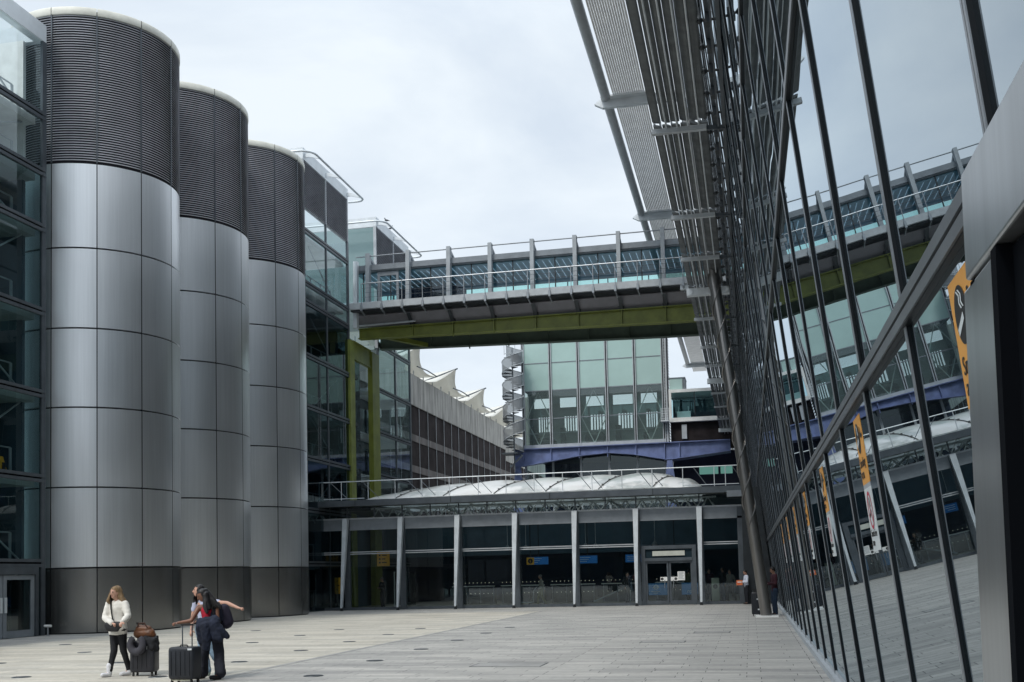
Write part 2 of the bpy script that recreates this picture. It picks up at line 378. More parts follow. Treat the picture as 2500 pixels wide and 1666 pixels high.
# ================================================================ setting: ground
MB().box(-160, 160, -60, 320, -.3, 0).build('plaza', M_pave, smooth=False, kind='structure')
MB().box(-21.0, -9.45, 4, 49, .0, .004).build('pale_paving', M_pave2, smooth=False, kind='structure')
b = MB(); b.box(-9.45, -9.30, 4, 49, .0, .004); b.build('paving_border', M_pave3, smooth=False, kind='structure')

# in-ground uplights on their 3 x 3.25 m grid
i = 0
for ix, gx in enumerate((-7.72, -10.73, -13.58, -16.6, -19.4)):
    for iy in range(8):
        gy = 18.45 + 3.27*iy - (0.1 if ix else 0)
        if iy > 5 or (ix == 4 and (iy > 4)) or (ix == 0 and iy > 5): continue
        t = thing('ground_light', 'round dark uplight set flush in the plaza paving', 'ground light', (gx, gy, .004), 'uplights set in the plaza paving')
        MB().lathe((gx, gy, .004), [(0,.006),(.135,.006),(.15,.0)], 20).build('lens', M_dark, t)
        MB().lathe((gx, gy, .004), [(.15,.003),(.155,.008),(.175,.008),(.18,0)], 20).build('rim', M_frame, t)
for k_, (hx0, hx1, hy0, hy1, lab) in enumerate(((-5.3,-3.9,20.2,21.0,'large rectangular cover in the grey paving in front of the camera'),(-1.6,-.6,30.4,31.2,'narrow rectangular cover in the paving short of the station doors'),(-2.7,-1.6,26.6,27.2,'small rectangular cover in the paving beside the glass facade'))):
    b = MB(); w = .03
    b.box(hx0,hx1,hy0,hy0+w,0,.004).box(hx0,hx1,hy1-w,hy1,0,.004).box(hx0,hx0+w,hy0+w,hy1-w,0,.004).box(hx1-w,hx1,hy0+w,hy1-w,0,.004)
    t = thing('access_cover', lab, 'access cover', ((hx0+hx1)/2, hy0, 0))
    b.build('frame', M_dark, t, smooth=False); MB().box(hx0+w,hx1-w,hy0+w,hy1-w,0,.003).build('plate', M_pave3, t, smooth=False)

# ================================================================ terminal with leaning mirror facade
A = radians(6.5); TA = tan(A); XB = 1.24
def gx(z, off=0): return XB - TA*z - off/cos(A)     # x of the glass plane at height z, off = metres outwards
NRM = Vector((-cos(A), 0, -sin(A)))                 # outward normal
UPV = Vector((-sin(A), 0, cos(A)))
ZT = 25.0
T = thing('terminal_building', 'long terminal with a leaning mirrored glass facade along the plaza', 'terminal', (XB, 30, 0))
MULL = [17.45+2.25*k for k in range(-12, 48)]
b = MB(); rnd = random.Random(3)
ZTR = [.16, 3.12, 6.32, 9.52, 12.72, 15.92, 19.12, 22.3, ZT]
for k in range(len(MULL)-1):
    for j in range(len(ZTR)-1):
        y0, y1, z0, z1 = MULL[k], MULL[k+1], ZTR[j], ZTR[j+1]
        q = [rnd.uniform(-.005, .005) for _ in range(3)]
        P = [(gx(z0, q[0]), y0, z0), (gx(z1, q[1]), y0, z1), (gx(z1, q[2]), y1, z1), (gx(z0, q[0]+q[2]-q[1]), y1, z0)]
        b.quad(*P)
b.build('glazing', M_mirror, T, smooth=False, fix=False)
MB().prism([(XB+.35, MULL[0], 0), (gx(ZT,-.35), MULL[0], ZT), (XB+24, MULL[0], ZT+6), (XB+24, MULL[0], 0)], (0, MULL[-1]-MULL[0], 0)).build('building_core', M_dark, T, smooth=False)
for y in MULL:
    b = MB()
    p0 = Vector((gx(.1), y, .1)); p1 = Vector((gx(ZT), y, ZT))
    b.cm = 0; b.beam(p0+NRM*.009, p1+NRM*.009, .058, .020, up=NRM)
    b.cm = 1
    for dy in (-.016, .018): q_ = Vector((0, dy, 0)); b.beam(p0+NRM*.022+q_, p1+NRM*.022+q_, .023, .006, up=NRM)
    b.build('mullion', [M_mull, M_alu], T, smooth=False)
for j, z in enumerate(ZTR[1:-1]):
    b = MB(); w = .30 if j == 0 else .075
    c = Vector((gx(z), 0, z))
    if j == 0:
        for dz in (-.039, .039):
            o = c + UPV*dz + NRM*.037
            b.cm = 1; b.beam((o.x, MULL[0], o.z), (o.x, MULL[-1], o.z), .056, .014, up=NRM)
        o = c + NRM*.016; b.cm = 0; b.beam((o.x, MULL[0], o.z), (o.x, MULL[-1], o.z), .155, .032, up=NRM)
    else:
        o = c + NRM*.014; b.cm = 0; b.beam((o.x, MULL[0], o.z), (o.x, MULL[-1], o.z), .10, .028, up=NRM)
        o = c + NRM*.034; b.cm = 1; b.beam((o.x, MULL[0], o.z), (o.x, MULL[-1], o.z), .07, .012, up=NRM)
    b.build('transom', [M_mull, M_trans], T, smooth=False)
b = MB(); b.box(XB-.10, XB+.30, MULL[0], MULL[-1], 0, .10).box(XB-.03, XB+.28, MULL[0], MULL[-1], .10, .155)
b.build('sill', M_grey_lt, T, smooth=False)
# eaves: soffit, edge tube and brackets
ZE = 25.2
b = MB()
for k in range(15):
    x0 = -5.80+.105*k
    b.box(x0, x0+.088, -10, 130, ZE, ZE+.03)
b.build('soffit', M_soffit, T, smooth=False)
b = MB()
for k in range(10): b.box(-4.18+.30*k, -4.12+.30*k, -10, 130, ZE+.10, ZE+.45)
b.build('eaves_purlins', M_grey, T, smooth=False)
for y0 in [-1.2+17.95*k for k in range(0,7)]:
    MB().tube((-6.16, y0+.25, ZE-.02), (-6.16, min(y0+17.75, 130), ZE-.02), .24, n=16).build('edge_tube', M_grey_lt, T)
for k in range(0, 8):
    y = -1.2+17.95*k
    b = MB()
    b.prism([(-6.75,y-.12,ZE-.30),(-6.35,y-.12,ZE-.52),(gx(ZE)+.2,y-.12,ZE-.52),(gx(ZE)+.2,y-.12,ZE-.06),(-6.45,y-.12,ZE-.06)], (0,.24,0))
    b.box(-6.4, -4.0, y-.5, y+.5, ZE-.13, ZE-.05)
    b.build('eaves_bracket', M_alu_lt, T, smooth=False)
# horizontal sunshade below: blades, arms, glass-line clips
ZL = 12.5
ARM = [-4, 3, 7.6, 12.8, 19.5, 26.3, 33.0, 37.6, 42.0, 46.9, 53.0, 58.0, 62.4, 67.2, 73.0, 79.0, 85.0, 95.0, 106.0]
WH = {42.0, 62.4, 85.0}
SH = thing('sunshade_canopy', 'horizontal louvred sunshade running along the mirrored facade above the column', 'sunshade', (-.3, 40, ZL))
nb = 0
for k in range(6):
    x = -1.85+.222*k
    for a in range(len(ARM)-1):
        y0, y1 = ARM[a]+.12, ARM[a+1]-.12
        rr = random.Random(k*31+a)
        b = MB(); tilt = radians(14+rr.uniform(-5, 8))
        prof = []
        for q in range(12):
            an = 2*pi*q/12; u, v = .112*cos(an), .030*sin(an)
            prof.append((x+u*cos(tilt)+v*sin(tilt), y0, ZL+.16-u*sin(tilt)+v*cos(tilt)))
        b.prism(prof, (0, y1-y0, 0))
        b.build('blade', M_louvgrey, SH)
b = MB()
for x in (-1.62, -1.36, -1.10, -.84): b.tube((x, -8, ZL+.02), (x, 108, ZL+.02), .022, n=6)
b.build('tie_rods', M_alu_lt, SH)
for y in ARM:
    b = MB()
    if y in WH:
        b.box(-2.02, gx(ZL)-.22, y-.16, y+.16, ZL-.24, ZL+.03); b.tube((-1.86,y-.19,ZL-.11),(-1.86,y+.19,ZL-.11),.10,n=12); b.tube((-.5,y-.19,ZL-.11),(-.5,y+.19,ZL-.11),.10,n=12)
        b.build('arm', M_alu_lt, SH, smooth=False)
    else:
        b.box(-1.98, -.66, y-.07, y+.07, ZL-.10, ZL+.02); b.build('arm', M_grey_lt, SH, smooth=False)
        MB().beam((-.7,y,ZL-.05),(gx(ZL)-.05,y+.25,ZL+.02),.07,.10).build('strut', M_frame, SH, smooth=False)
y = -8.0; k = 0
while y < 106:
    b = MB(); b.box(-.50,-.36,y-.11,y+.11,ZL+.02,ZL+.24).tube((-.62,y,ZL+.13),(gx(ZL)-.02,y,ZL+.13),.03,n=6).ball((-.60,y,ZL+.13),.07,8,6)
    b.build('clip', M_dark, SH, smooth=False); y += 1.13 if y < 60 else 2.26
b = MB(); b.box(-.50,-.42,-8,106,ZL+.25,ZL+.31).box(-.28,-.20,-8,106,ZL+.0,ZL+.05).box(-.40,-.36,-8,106,ZL-.02,ZL+.03)
b.build('walkway_rail', M_frame, SH, smooth=False)

# leaning steel column with helical strakes
cb = Vector((.50, 40.0, 0)); ct = Vector((-1.00, 40.0, 12.95))
CO = thing('leaning_column', 'tall leaning steel column with a spiral fin beside the mirrored facade', 'column', cb)
MB().tube(cb+Vector((0,0,.06)), ct+(ct-cb)*.45, .205, .20, 28).build('shaft', M_colsteel, CO)
ax = (ct-cb).normalized(); s1 = Vector((0,1,0)); s2 = ax.cross(s1).normalized()
for ph in (0, pi):
    pts = []
    for k in range(260):
        h = 3.3 + k*.045; q = ph + 2*pi*h/2.35
        pts.append(cb + ax*h + (s1*cos(q)+s2*sin(q))*.225)
    MB().path(pts, .022, 6).build('strake', M_colsteel, CO)
b = MB(); b.box(.12,.92,39.55,40.45,0,.05)
b.build('base_plate', M_white, CO, smooth=False)

# entrance portal right beside the camera
PO = thing('entrance_portal', 'brushed steel entrance portal projecting from the mirrored facade in the near foreground', 'portal', (.9, 3.0, 0))
b = MB(); hx = .75
b.prism([(hx, 3.90, 2.705), (hx, 3.90, 3.075), (hx+.45, 3.90, 3.075), (hx+.45, 3.90, 2.705)], (0, -5.4, 0))
ob = b.build('head_panel', M_portal, PO, smooth=False)
bv = ob.modifiers.new('b', 'BEVEL'); bv.width = .012; bv.segments = 3
b = MB(); b.box(.765, 1.1, 3.52, 4.02, 0, 2.70); ob = b.build('jamb', M_portal, PO, smooth=False)
bv = ob.modifiers.new('b', 'BEVEL'); bv.width = .012; bv.segments = 3
MB().box(.80, 1.25, -1.5, 3.50, 0, 2.69).build('dark_opening', M_black, PO, smooth=False)  # black block, the darkness of the open portal put into its colour
MB().box(.752, .80, 3.45, 3.52, 0, 2.70).build('edge_trim', M_black, PO, smooth=False)
b = MB()
b.box(.765, 1.12, 3.83, 3.9, 2.685, 2.70); b.build('shadow_gap', M_black, PO, smooth=False)

# smoking decals on the panes
def decal(yc, lab):
    def pt(u, z, off=.006): return Vector((gx(z, off), yc - u, z))     # u to the right as read
    o = thing('smoking_sign', lab, 'sign', pt(0, 2.45, 0), 'smoking signs along the mirrored facade')
    def rect(u0,u1,z0,z1,off,m,nm):
        return MB().add([pt(u0,z0,off),pt(u1,z0,off),pt(u1,z1,off),pt(u0,z1,off),pt(u0,z0,0.001),pt(u1,z0,0.001),pt(u1,z1,0.001),pt(u0,z1,0.001)],
            [(0,1,2,3),(4,5,1,0),(5,6,2,1),(6,7,3,2),(7,4,0,3)]).build(nm, m, o, smooth=False)
    rect(-.25,.25,2.42,2.97,.006,M_orange,'smoking_area_panel'); rect(-.25,.25,2.385,2.42,.005,M_grey_lt,'divider_strip'); rect(-.25,.25,1.87,2.385,.006,M_wdecal,'smoke_free_panel')
    def disc(u,z,r,off,m,nm,r0=0):
        b = MB(); n = 40; outer = [pt(u+r*cos(2*pi*k/n), z+r*sin(2*pi*k/n), off) for k in range(n)]
        if r0: 
            inner = [pt(u+r0*cos(2*pi*k/n), z+r0*sin(2*pi*k/n), off) for k in range(n)]
            b.add(outer+inner, [(k,(k+1)%n,n+(k+1)%n,n+k) for k in range(n)])
        else: b.add(outer, [tuple(range(n))])
        return b.build(nm, m, o, smooth=False)
    def cig(u,z,s,off,m1,m2):
        b = MB(); b.cm = 0
        b.quad(pt(u-.085*s,z-.05*s,off),pt(u+.045*s,z+.0*s,off),pt(u+.035*s,z+.03*s,off),pt(u-.095*s,z-.02*s,off))
        for q in (0,.035):
            pp = [(u+.02*s+q*s, z+.045*s), (u-.01*s+q*s, z+.07*s), (u-.0*s+q*s,z+.10*s), (u-.04*s+q*s, z+.125*s)]
            for (a0,c0),(a1,c1) in zip(pp, pp[1:]): b.quad(pt(a0,c0,off),pt(a0+.018*s,c0,off),pt(a1+.018*s,c1,off),pt(a1,c1,off))
        b.build('cigarette_mark', m1, o, smooth=False)
    disc(-.06,2.80,.125,.009,M_black2,'mark_disc'); cig(-.06,2.775,1.05,.011,M_wdecal,None)
    b = MB(); b.quad(pt(.10,2.79,.009),pt(.13,2.79,.009),pt(.13,2.88,.009),pt(.10,2.88,.009)); b.quad(pt(.10,2.79,.009),pt(.20,2.79,.009),pt(.20,2.82,.009),pt(.10,2.82,.009))
    b.add([pt(.20,2.77,.009),pt(.24,2.805,.009),pt(.20,2.84,.009)], [(0,1,2)]); b.build('arrow_mark', M_black2, o, smooth=False)
    disc(-.0,2.20,.155,.009,M_red,'prohibition_ring',.128); cig(-.0,2.185,.95,.009,M_black2,None)
    b = MB(); b.quad(pt(-.10,2.29,.0105),pt(-.085,2.305,.0105),pt(.10,2.11,.0105),pt(.085,2.095,.0105)); b.build('prohibition_bar', M_red, o, smooth=False)
    R = Matrix((Vector((0,-1,0)), UPV, NRM)).transposed().to_4x4()
    for body, z, u in (('Smoking', 2.56, -.20), ('area', 2.47, -.20)):
        text(body, .115, M_black2, Matrix.Translation(pt(u, z, .009)) @ R, o, ext=.0008)
    for body, z in (('Smoke free', 1.985), ('zone', 1.91)):
        text(body, .085, M_black2, Matrix.Translation(pt(-.20, z, .009)) @ R, o, ext=.0008)
PL = ['nearest orange and white smoking decal, partly behind the steel portal', 'largest fully visible orange and white smoking decal on the mirrored glass', 'third orange and white smoking decal along the mirrored glass', 'fourth orange and white smoking decal along the mirrored glass', 'fifth orange and white smoking decal, far along the mirrored glass', 'sixth orange and white smoking decal, close to the leaning column', 'farthest thin orange and white smoking decal before the leaning column']
for k in range(7): decal(4.80+4.55*k if k < 2 else 14.0+4.5*(k-2), PL[k])

# ================================================================ stainless drums on the left
def drum(cy, lab):
    cx = -24.05; R = 3.04; rnd_p = random.Random(int(cy*10))
    t = thing('steel_drum_tower', lab, 'drum tower', (cx, cy, 0), 'stainless steel drum towers in a row')
    toward = math.atan2(-cy, -cx)           # a seam faces the camera side
    rows = [0.03, 2.30, 5.13, 7.96, 10.79, 13.68, 16.77]
    g = .018
    for j in range(6):
        b = MB()
        for k in range(12):
            a0 = toward+radians(30*k)+g/R; a1 = toward+radians(30*(k+1))-g/R
            z0, z1 = rows[j]+(.0 if j == 0 else .018), rows[j+1]-.018
            b.cm = 0 if j == 0 else rnd_p.choice((0, 0, 1, 2))
            b.lathe((cx, cy, 0), [(R-.05, z0), (R, z0+.012), (R, z1-.012), (R-.05, z1)], 10, a0, a1)
        b.build('plinth_cladding' if j == 0 else 'cladding_course', [M_plinth] if j == 0 else M_steels, t, ang=30)
    MB().lathe((cx, cy, 0), [(R-.045, 0), (R-.045, 22.4), (0.01, 22.4)], 48).build('core', M_louvback, t)
    b = MB(); z = 16.86; p = .0915
    while z < 22.18:
        b.lathe((cx, cy, 0), [(R-.045, z+.05), (R-.005, z+.012), (R+.008, z), (R-.0, z-.008), (R-.045, z+.02)], 60); z += p
    b.build('louvre_drum', M_louv, t, ang=25)
    b = MB()
    for k in range(12):
        a = toward+radians(30*k); ca, sa = cos(a), sin(a)
        b.beam((cx+(R+.0)*ca, cy+(R+.0)*sa, 16.78), (cx+(R+.0)*ca, cy+(R+.0)*sa, 22.22), .05, .05, up=(ca, sa, 0))
    b.build('louvre_posts', M_frame, t, smooth=False)
    b = MB()
    for k in range(12):
        a0 = toward+radians(30*k)+.004; a1 = toward+radians(30*(k+1))-.004
        b.lathe((cx, cy, 0), [(R-.3, 22.22), (R+.03, 22.22), (R+.045, 22.25), (R+.045, 22.46), (R+.02, 22.50), (R-.3, 22.50)], 8, a0, a1)
    b.build('parapet_cap', M_cream, t)
drum(36.84, 'largest, nearest steel drum tower with louvred top beside the left glass building')
drum(42.85, 'middle steel drum tower between the nearest and the farthest drum')
drum(49.15, 'farthest steel drum tower, next to the low glass station')

# ================================================================ glazed stair buildings
def stair_block(name, lab, cat, xf, y0, y1, yb, floors, zl, zp, ymul, ends=(True, True), depth=7.0, dark_to=16.3, rail=True, gmat=M_dglass, lower=True, group=None):
    """xf facade x, storeys at floors, louvre band from zl to zp, yb list of mullions"""
    t = thing(name, lab, cat, (xf, (y0+y1)/2, 0), group)
    zs = [0]+floors+[zl]
    # panes
    for j in range(len(zs)-1):
        b = MB()
        ys = [y0]+yb+[y1]
        for k in range(len(ys)-1):
            b.quad((xf, ys[k], zs[j]), (xf, ys[k], zs[j+1]), (xf, ys[k+1], zs[j+1]), (xf, ys[k+1], zs[j]))
        if ends[0]: b.quad((xf, y0, zs[j]), (xf, y0, zs[j+1]), (xf-depth, y0, zs[j+1]), (xf-depth, y0, zs[j]))
        if ends[1]: b.quad((xf, y1, zs[j]), (xf, y1, zs[j+1]), (xf-depth, y1, zs[j+1]), (xf-depth, y1, zs[j]))
        b.quad((xf-depth, y0, zs[j]), (xf-depth, y1, zs[j]), (xf-depth, y1, zs[j+1]), (xf-depth, y0, zs[j+1]))
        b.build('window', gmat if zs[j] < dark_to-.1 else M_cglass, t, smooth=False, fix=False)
    for y in [y0+.05]+yb+[y1-.05]:
        w = .11 if y in yb else .22
        b = MB(); b.box(xf-.05, xf+.05, y-w/2, y+w/2, 0, zl); b.build('mullion', M_frame, t, smooth=False)
    for z in floors:
        b = MB(); b.cm = 0; b.box(xf-.04, xf+.075, y0, y1, z-.14, z-.03).box(xf-.04, xf+.075, y0, y1, z+.03, z+.14); b.cm = 1; b.box(xf-.02, xf+.04, y0, y1, z-.03, z+.03)
        b.build('transom', [M_frame, M_black], t, smooth=False)
    # interior
    for z in floors:
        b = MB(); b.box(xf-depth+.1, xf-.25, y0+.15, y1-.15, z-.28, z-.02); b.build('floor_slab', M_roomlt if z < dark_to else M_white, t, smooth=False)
    for j, z in enumerate(zs[:-1]):
        if z > dark_to+3.2: continue
        b = MB(); zz = z+.02
        ys = y1-.55
        b.tube((xf-.9, y0+.2, zz+1.05), (xf-.9, ys, zz+1.05), .03, n=8)
        n = max(int((ys-y0)/1.3), 1)
        for k in range(n+1):
            yy = y0+.2+(ys-y0-.2)*k/n; b.box(xf-.92, xf-.88, yy-.06, yy+.06, zz, zz+1.05)
        b.build('balustrade', M_grey_lt, t, smooth=False)
        h = (zs[j+1]-z)
        b = MB(); s = 1 if j % 2 else -1; ym = (y0+y1)/2
        b.tube((xf-.55, y1-.5 if s > 0 else y1-4.5, z+.1), (xf-.55, y1-4.5 if s > 0 else y1-.5, z+h-.3), .035, n=8)
        b.build('diagonal_brace', M_grey_lt, t)
        # stair flight further in
        b = MB(); b.beam((xf-3.0, y0+.5, z+.1), (xf-3.0, y1-1.2, z+h-.1), 1.5, .22); b.build('stair_flight', M_roomlt, t, smooth=False)
        if z < dark_to-1:
            MB().box(xf-2.15, xf-1.95, y1-2.05, y1-1.55, z+h-.95, z+h-.62).build('exit_sign', M_frost, t, smooth=False)
    if dark_to > 5:
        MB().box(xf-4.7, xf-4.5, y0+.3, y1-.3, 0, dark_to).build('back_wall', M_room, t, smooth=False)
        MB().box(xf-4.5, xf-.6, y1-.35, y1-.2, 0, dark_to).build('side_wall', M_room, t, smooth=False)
        if not rail:
            b = MB(); b.box(xf-2.3, xf-.6, y1-.35, y1-.2, dark_to, zl).box(xf-depth, xf-2.3, y1-.35, y1-.2, zl-1.3, zl).box(xf-depth, xf-2.3, y1-.35, y1-.2, dark_to, dark_to+.75).box(xf-depth, xf-2.3, y1-.35, y1-.2, dark_to+1.85, dark_to+2.6)
            b.build('pale_wall', M_white, t, smooth=False)
    # louvres and parapet
    if zp > zl:
        MB().box(xf-.12, xf-.06, y0, y1, zl, zp).build('louvre_backing', M_louvback, t, smooth=False)
        b = MB(); z = zl+.06
        while z < zp-.03:
            b.prism([(xf-.06, y0, z+.04), (xf+.03, y0, z-.01), (xf+.03, y0, z-.02), (xf-.06, y0, z+.01)], (0, y1-y0, 0)); z += .098
        b.build('louvre_screen', M_louv, t, smooth=False)
        for y in [y0+.03]+yb+[y1-.03]: MB().box(xf-.05, xf+.06, y-.04, y+.04, zl, zp).build('louvre_post', M_grey_lt, t, smooth=False)
    b = MB(); b.box(xf-.3, xf+.06, y0-.03, y1+.03, zp, zp+.62).box(xf-depth, xf-.3, y0-.03, y0+.2, zp, zp+.62).box(xf-depth, xf-.3, y1-.2, y1+.03, zp, zp+.62).box(xf-depth, xf-depth+.3, y0+.2, y1-.2, zp, zp+.62); b.build('parapet', M_alu_lt, t, smooth=False)
    if rail:
        zr = zp+.02; xo = xf+.92; pts = [(xf-depth+.5, y0-1.0, zr), (xo-.75, y0-1.0, zr)]
        for a in range(1, 7): q = pi/2*a/6; pts.append((xo-.75+.75*sin(q), y0-1.0+.75*(1-cos(q)), zr))
        pts += [(xo, y1+.1, zr)]
        for a in range(1, 7): q = pi/2*a/6; pts.append((xo-.45*(1-cos(q)), y1+.1+.45*sin(q), zr))
        pts.append((xf-.1, y1+.55, zr))
        MB().path(pts, .062, 10).build('roof_rail', M_alu_lt, t)
        for y in [y0+.2]+yb+[y1-.1]:
            b = MB(); b.prism([(xf+.05, y-.03, zp+.12), (xf+.30, y-.03, zp+.14), (xo, y-.03, zr-.05), (xo, y-.03, zr+.03), (xf+.28, y-.03, zp+.34), (xf+.05, y-.03, zp+.36)], (0,.06,0))
            b.build('rail_bracket', M_alu_lt, t, smooth=False)
    return t
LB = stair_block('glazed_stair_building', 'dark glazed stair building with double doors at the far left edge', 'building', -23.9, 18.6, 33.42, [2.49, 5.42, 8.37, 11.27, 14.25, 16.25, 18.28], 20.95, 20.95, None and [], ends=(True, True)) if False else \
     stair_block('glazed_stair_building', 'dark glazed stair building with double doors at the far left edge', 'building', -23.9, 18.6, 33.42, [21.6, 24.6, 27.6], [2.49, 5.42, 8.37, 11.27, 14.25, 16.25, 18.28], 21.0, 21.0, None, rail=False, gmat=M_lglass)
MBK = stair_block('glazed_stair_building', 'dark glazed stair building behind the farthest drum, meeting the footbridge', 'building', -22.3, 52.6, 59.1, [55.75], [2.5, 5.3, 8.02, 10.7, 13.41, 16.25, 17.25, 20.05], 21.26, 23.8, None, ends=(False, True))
FBK = stair_block('glazed_stair_building', 'pale green glazed stair building beyond the footbridge, with pigeons on its roof rail', 'building', -22.3, 64.1, 70.7, [67.5], [2.5, 5.3, 8.02, 10.7, 13.41, 16.25, 19.0], 21.2, 23.75, None, dark_to=2.6, gmat=M_cglass, depth=8)
b = MB(); b.quad((-30.2,64.05,19.0),(-22.42,64.05,19.0),(-22.42,64.05,23.7),(-30.2,64.05,23.7)); b.build('end_spandrel', M_span2, FBK, smooth=False)
b = MB(); b.box(-22.42,-22.24,64.0,64.18,16,23.78); b.build('corner_post', M_grey_lt, FBK, smooth=False)
b = MB()
for z in (2.5,5.3,8.02,10.7,13.41): b.box(-24.2,-23.9,64.6,67.2,z-2.4,z-.3)
b.build('lift_core', M_spandk, FBK, smooth=False)
# double doors of the left building
xf = -23.9
b = MB(); b.box(xf+.02, xf+.14, 29.45, 29.6, 0, 2.35).box(xf+.02, xf+.14, 32.85, 33.0, 0, 2.35).box(xf+.02, xf+.14, 29.6, 32.85, 2.1, 2.35)
b.build('door_frame', M_frame, LB, smooth=False)
for y0 in (29.62, 31.24):
    b = MB(); y1 = y0+1.58; x0, x1 = xf+.04, xf+.10
    b.box(x0,x1,y0,y0+.17,.02,2.08).box(x0,x1,y1-.17,y1,.02,2.08).box(x0,x1,y0+.17,y1-.17,1.93,2.08).box(x0,x1,y0+.17,y1-.17,.02,.25)
    d_ = b.build('door', M_grey, LB, smooth=False)
    MB().quad((xf+.06,y0+.17,.25),(xf+.06,y1-.17,.25),(xf+.06,y1-.17,1.93),(xf+.06,y0+.17,1.93)).build('pane', M_dglass, d_, smooth=False)
    yy = y1-.09 if y0 < 30 else y0+.09
    MB().box(xf+.10,xf+.14,yy-.05,yy+.05,.85,1.35).build('handle', M_alu_lt, d_, smooth=False)
t = thing('door_stop', 'small steel door stop standing by the left glass doors', 'door stop', (-23.55, 33.2, 0))
b = MB(); b.tube((-23.55,33.2,0),(-23.55,33.2,.30),.025,n=8).lathe((-23.55,33.2,0),[(0,.02),(.07,.02),(.07,0)],14); b.build('post', M_alu, t)
MB().tube((-23.68,33.2,.33),(-23.42,33.2,.33),.045,n=12).build('buffer', M_white, t)
t = thing('wet_floor_sign', 'yellow folding warning sign standing on an upper landing of the left glass building', 'warning sign', (-24.7, 32.2, 5.45))
for s in (-1, 1):
    b = MB(); b.prism([(-24.7+s*.17,31.95,5.45),(-24.7+s*.17,32.4,5.45),(-24.7+s*.02,32.32,6.12),(-24.7+s*.02,32.03,6.12)], (s*.02,0,0)); b.build('panel', M_yellow, t, smooth=False)
b = MB(); b.box(-24.53,-24.50,32.10,32.25,5.62,5.9); b.build('warning_mark', M_black2, t, smooth=False)

# olive portal frame carrying the bridge, with recess behind
PF = thing('portal_frame', 'olive green steel portal frame carrying the left end of the footbridge', 'portal frame', (-22.5, 61.5, 0))
for y0, y1, m in ((58.9, 59.65, M_green2), (62.7, 63.95, M_green)):
    b = MB(); b.box(-22.45,-22.40,y0,y1,0,15.5).box(-22.2,-22.15,y0,y1,0,15.5).box(-22.40,-22.2,(y0+y1)/2-.05,(y0+y1)/2+.05,0,15.5)
    b.box(-22.40,-22.2,y0+.02,y0+.05,0,15.5)
    b.build('column', m, PF, smooth=False)
b = MB(); b.box(-22.35,-22.25,59.65,62.7,14.55,15.5).box(-22.45,-22.2,59.65,62.7,15.5,15.58).box(-22.45,-22.2,59.65,62.7,14.5,14.56); b.build('head_beam', M_green, PF, smooth=False)
RW = thing('recess_wall', 'dark recessed wall with frosted green panes between the olive columns', 'wall', (-23.5, 61.5, 0))
MB().box(-23.8,-23.5,59.1,64.1,0,15.4).build('dark_panel', M_spandk, RW, smooth=False)
for z0, z1 in ((6.2,8.0),(8.6,10.9),(11.4,13.9)):
    MB().box(-23.5,-23.46,60.1,62.2,z0,z1).build('frosted_pane', M_frost, RW, smooth=False)
b = MB()
for z in (5.9,8.3,11.15,14.1): b.box(-23.5,-23.42,59.5,63.6,z-.12,z+.12)
b.build('frame', M_frame, RW, smooth=False)

# ================================================================ footbridge
BR = thing('footbridge', 'high enclosed glass footbridge on an olive green girder spanning the plaza', 'footbridge', (-11, 62.5, 15.5))
X0, X1 = -22.25, .6
FX = [-21.36+2.463*k for k in range(9)]
b = MB(); b.box(X0, X1, 60.35, 64.9, 17.25, 17.62); b.build('deck', M_grey, BR, smooth=False)
b = MB(); b.box(X0, X1, 59.15, 59.35, 17.28, 17.66).box(X0, X1, 59.35, 60.35, 17.5, 17.6); b.build('walkway', M_grey_lt, BR, smooth=False)
b = MB(); b.box(X0, X1, 60.22, 65.0, 19.74, 20.02).box(X0, X1, 60.15, 60.3, 19.80, 20.12)
b.build('roof', M_grey, BR, smooth=False)
MB().box(X0, X1, 64.74, 64.82, 19.44, 19.70).build('far_lintel', M_ceil, BR, smooth=False)
MB().box(X0, X1, 60.5, 64.72, 19.68, 19.735).build('ceiling', M_ceil, BR, smooth=False)
for Y in (60.42, 64.85):
    for k in range(-1, 9):
        xa = max(FX[0]+2.463*k, X0) if k >= 0 else X0; xb = min(FX[0]+2.463*(k+1), X1)
        if k == -1: xa, xb = X0, FX[0]
        if xb-xa < .1: continue
        xm = (xa+xb)/2
        o = MB().quad((xa,Y,17.62),(xb,Y,17.62),(xb,Y,19.73),(xa,Y,19.73)).build('window', M_bglass if Y < 62 else M_fglass, BR, smooth=False, fix=False)
        MB().box(xm-.03,xm+.03,Y-.03,Y+.03,17.62,19.73).build('mullion', M_dark, o, smooth=False)
b = MB(); b.box(X0,X1,64.80,64.9,18.75,18.82); b.build('far_handrail', M_dark, BR, smooth=False)
for k in range(58):
    x = X0+.4+.385*k
    if x > X1-.3: break
    MB().beam((x,60.7,19.672),(x+.02,64.6,19.672),.013,.008).build('ceiling_light', M_led, BR, smooth=False)
for k in range(9):
    x = FX[k]+1.6
    b = MB(); b.box(x,x+.5,64.3,64.7,17.62,18.3); b.build('bench', M_dark, BR, smooth=False)
b = MB(); b.box(-20.6,-17.0,63.2,64.4,17.62,19.4).lathe((-17.0,63.8,0),[(.6,17.62),(.6,19.2),(.3,19.4)],16); b.build('dark_reflection_block', M_navy, BR)  # navy block added inside for a building's dark reflection in the glazing
b = MB(); b.box(-20.9,-20.75,60.3,60.4,17.6,19.7).box(-19.75,-19.6,60.3,60.4,17.6,19.7).box(-20.75,-19.75,60.3,60.4,19.45,19.7); b.build('door_frame', M_grey, BR, smooth=False)
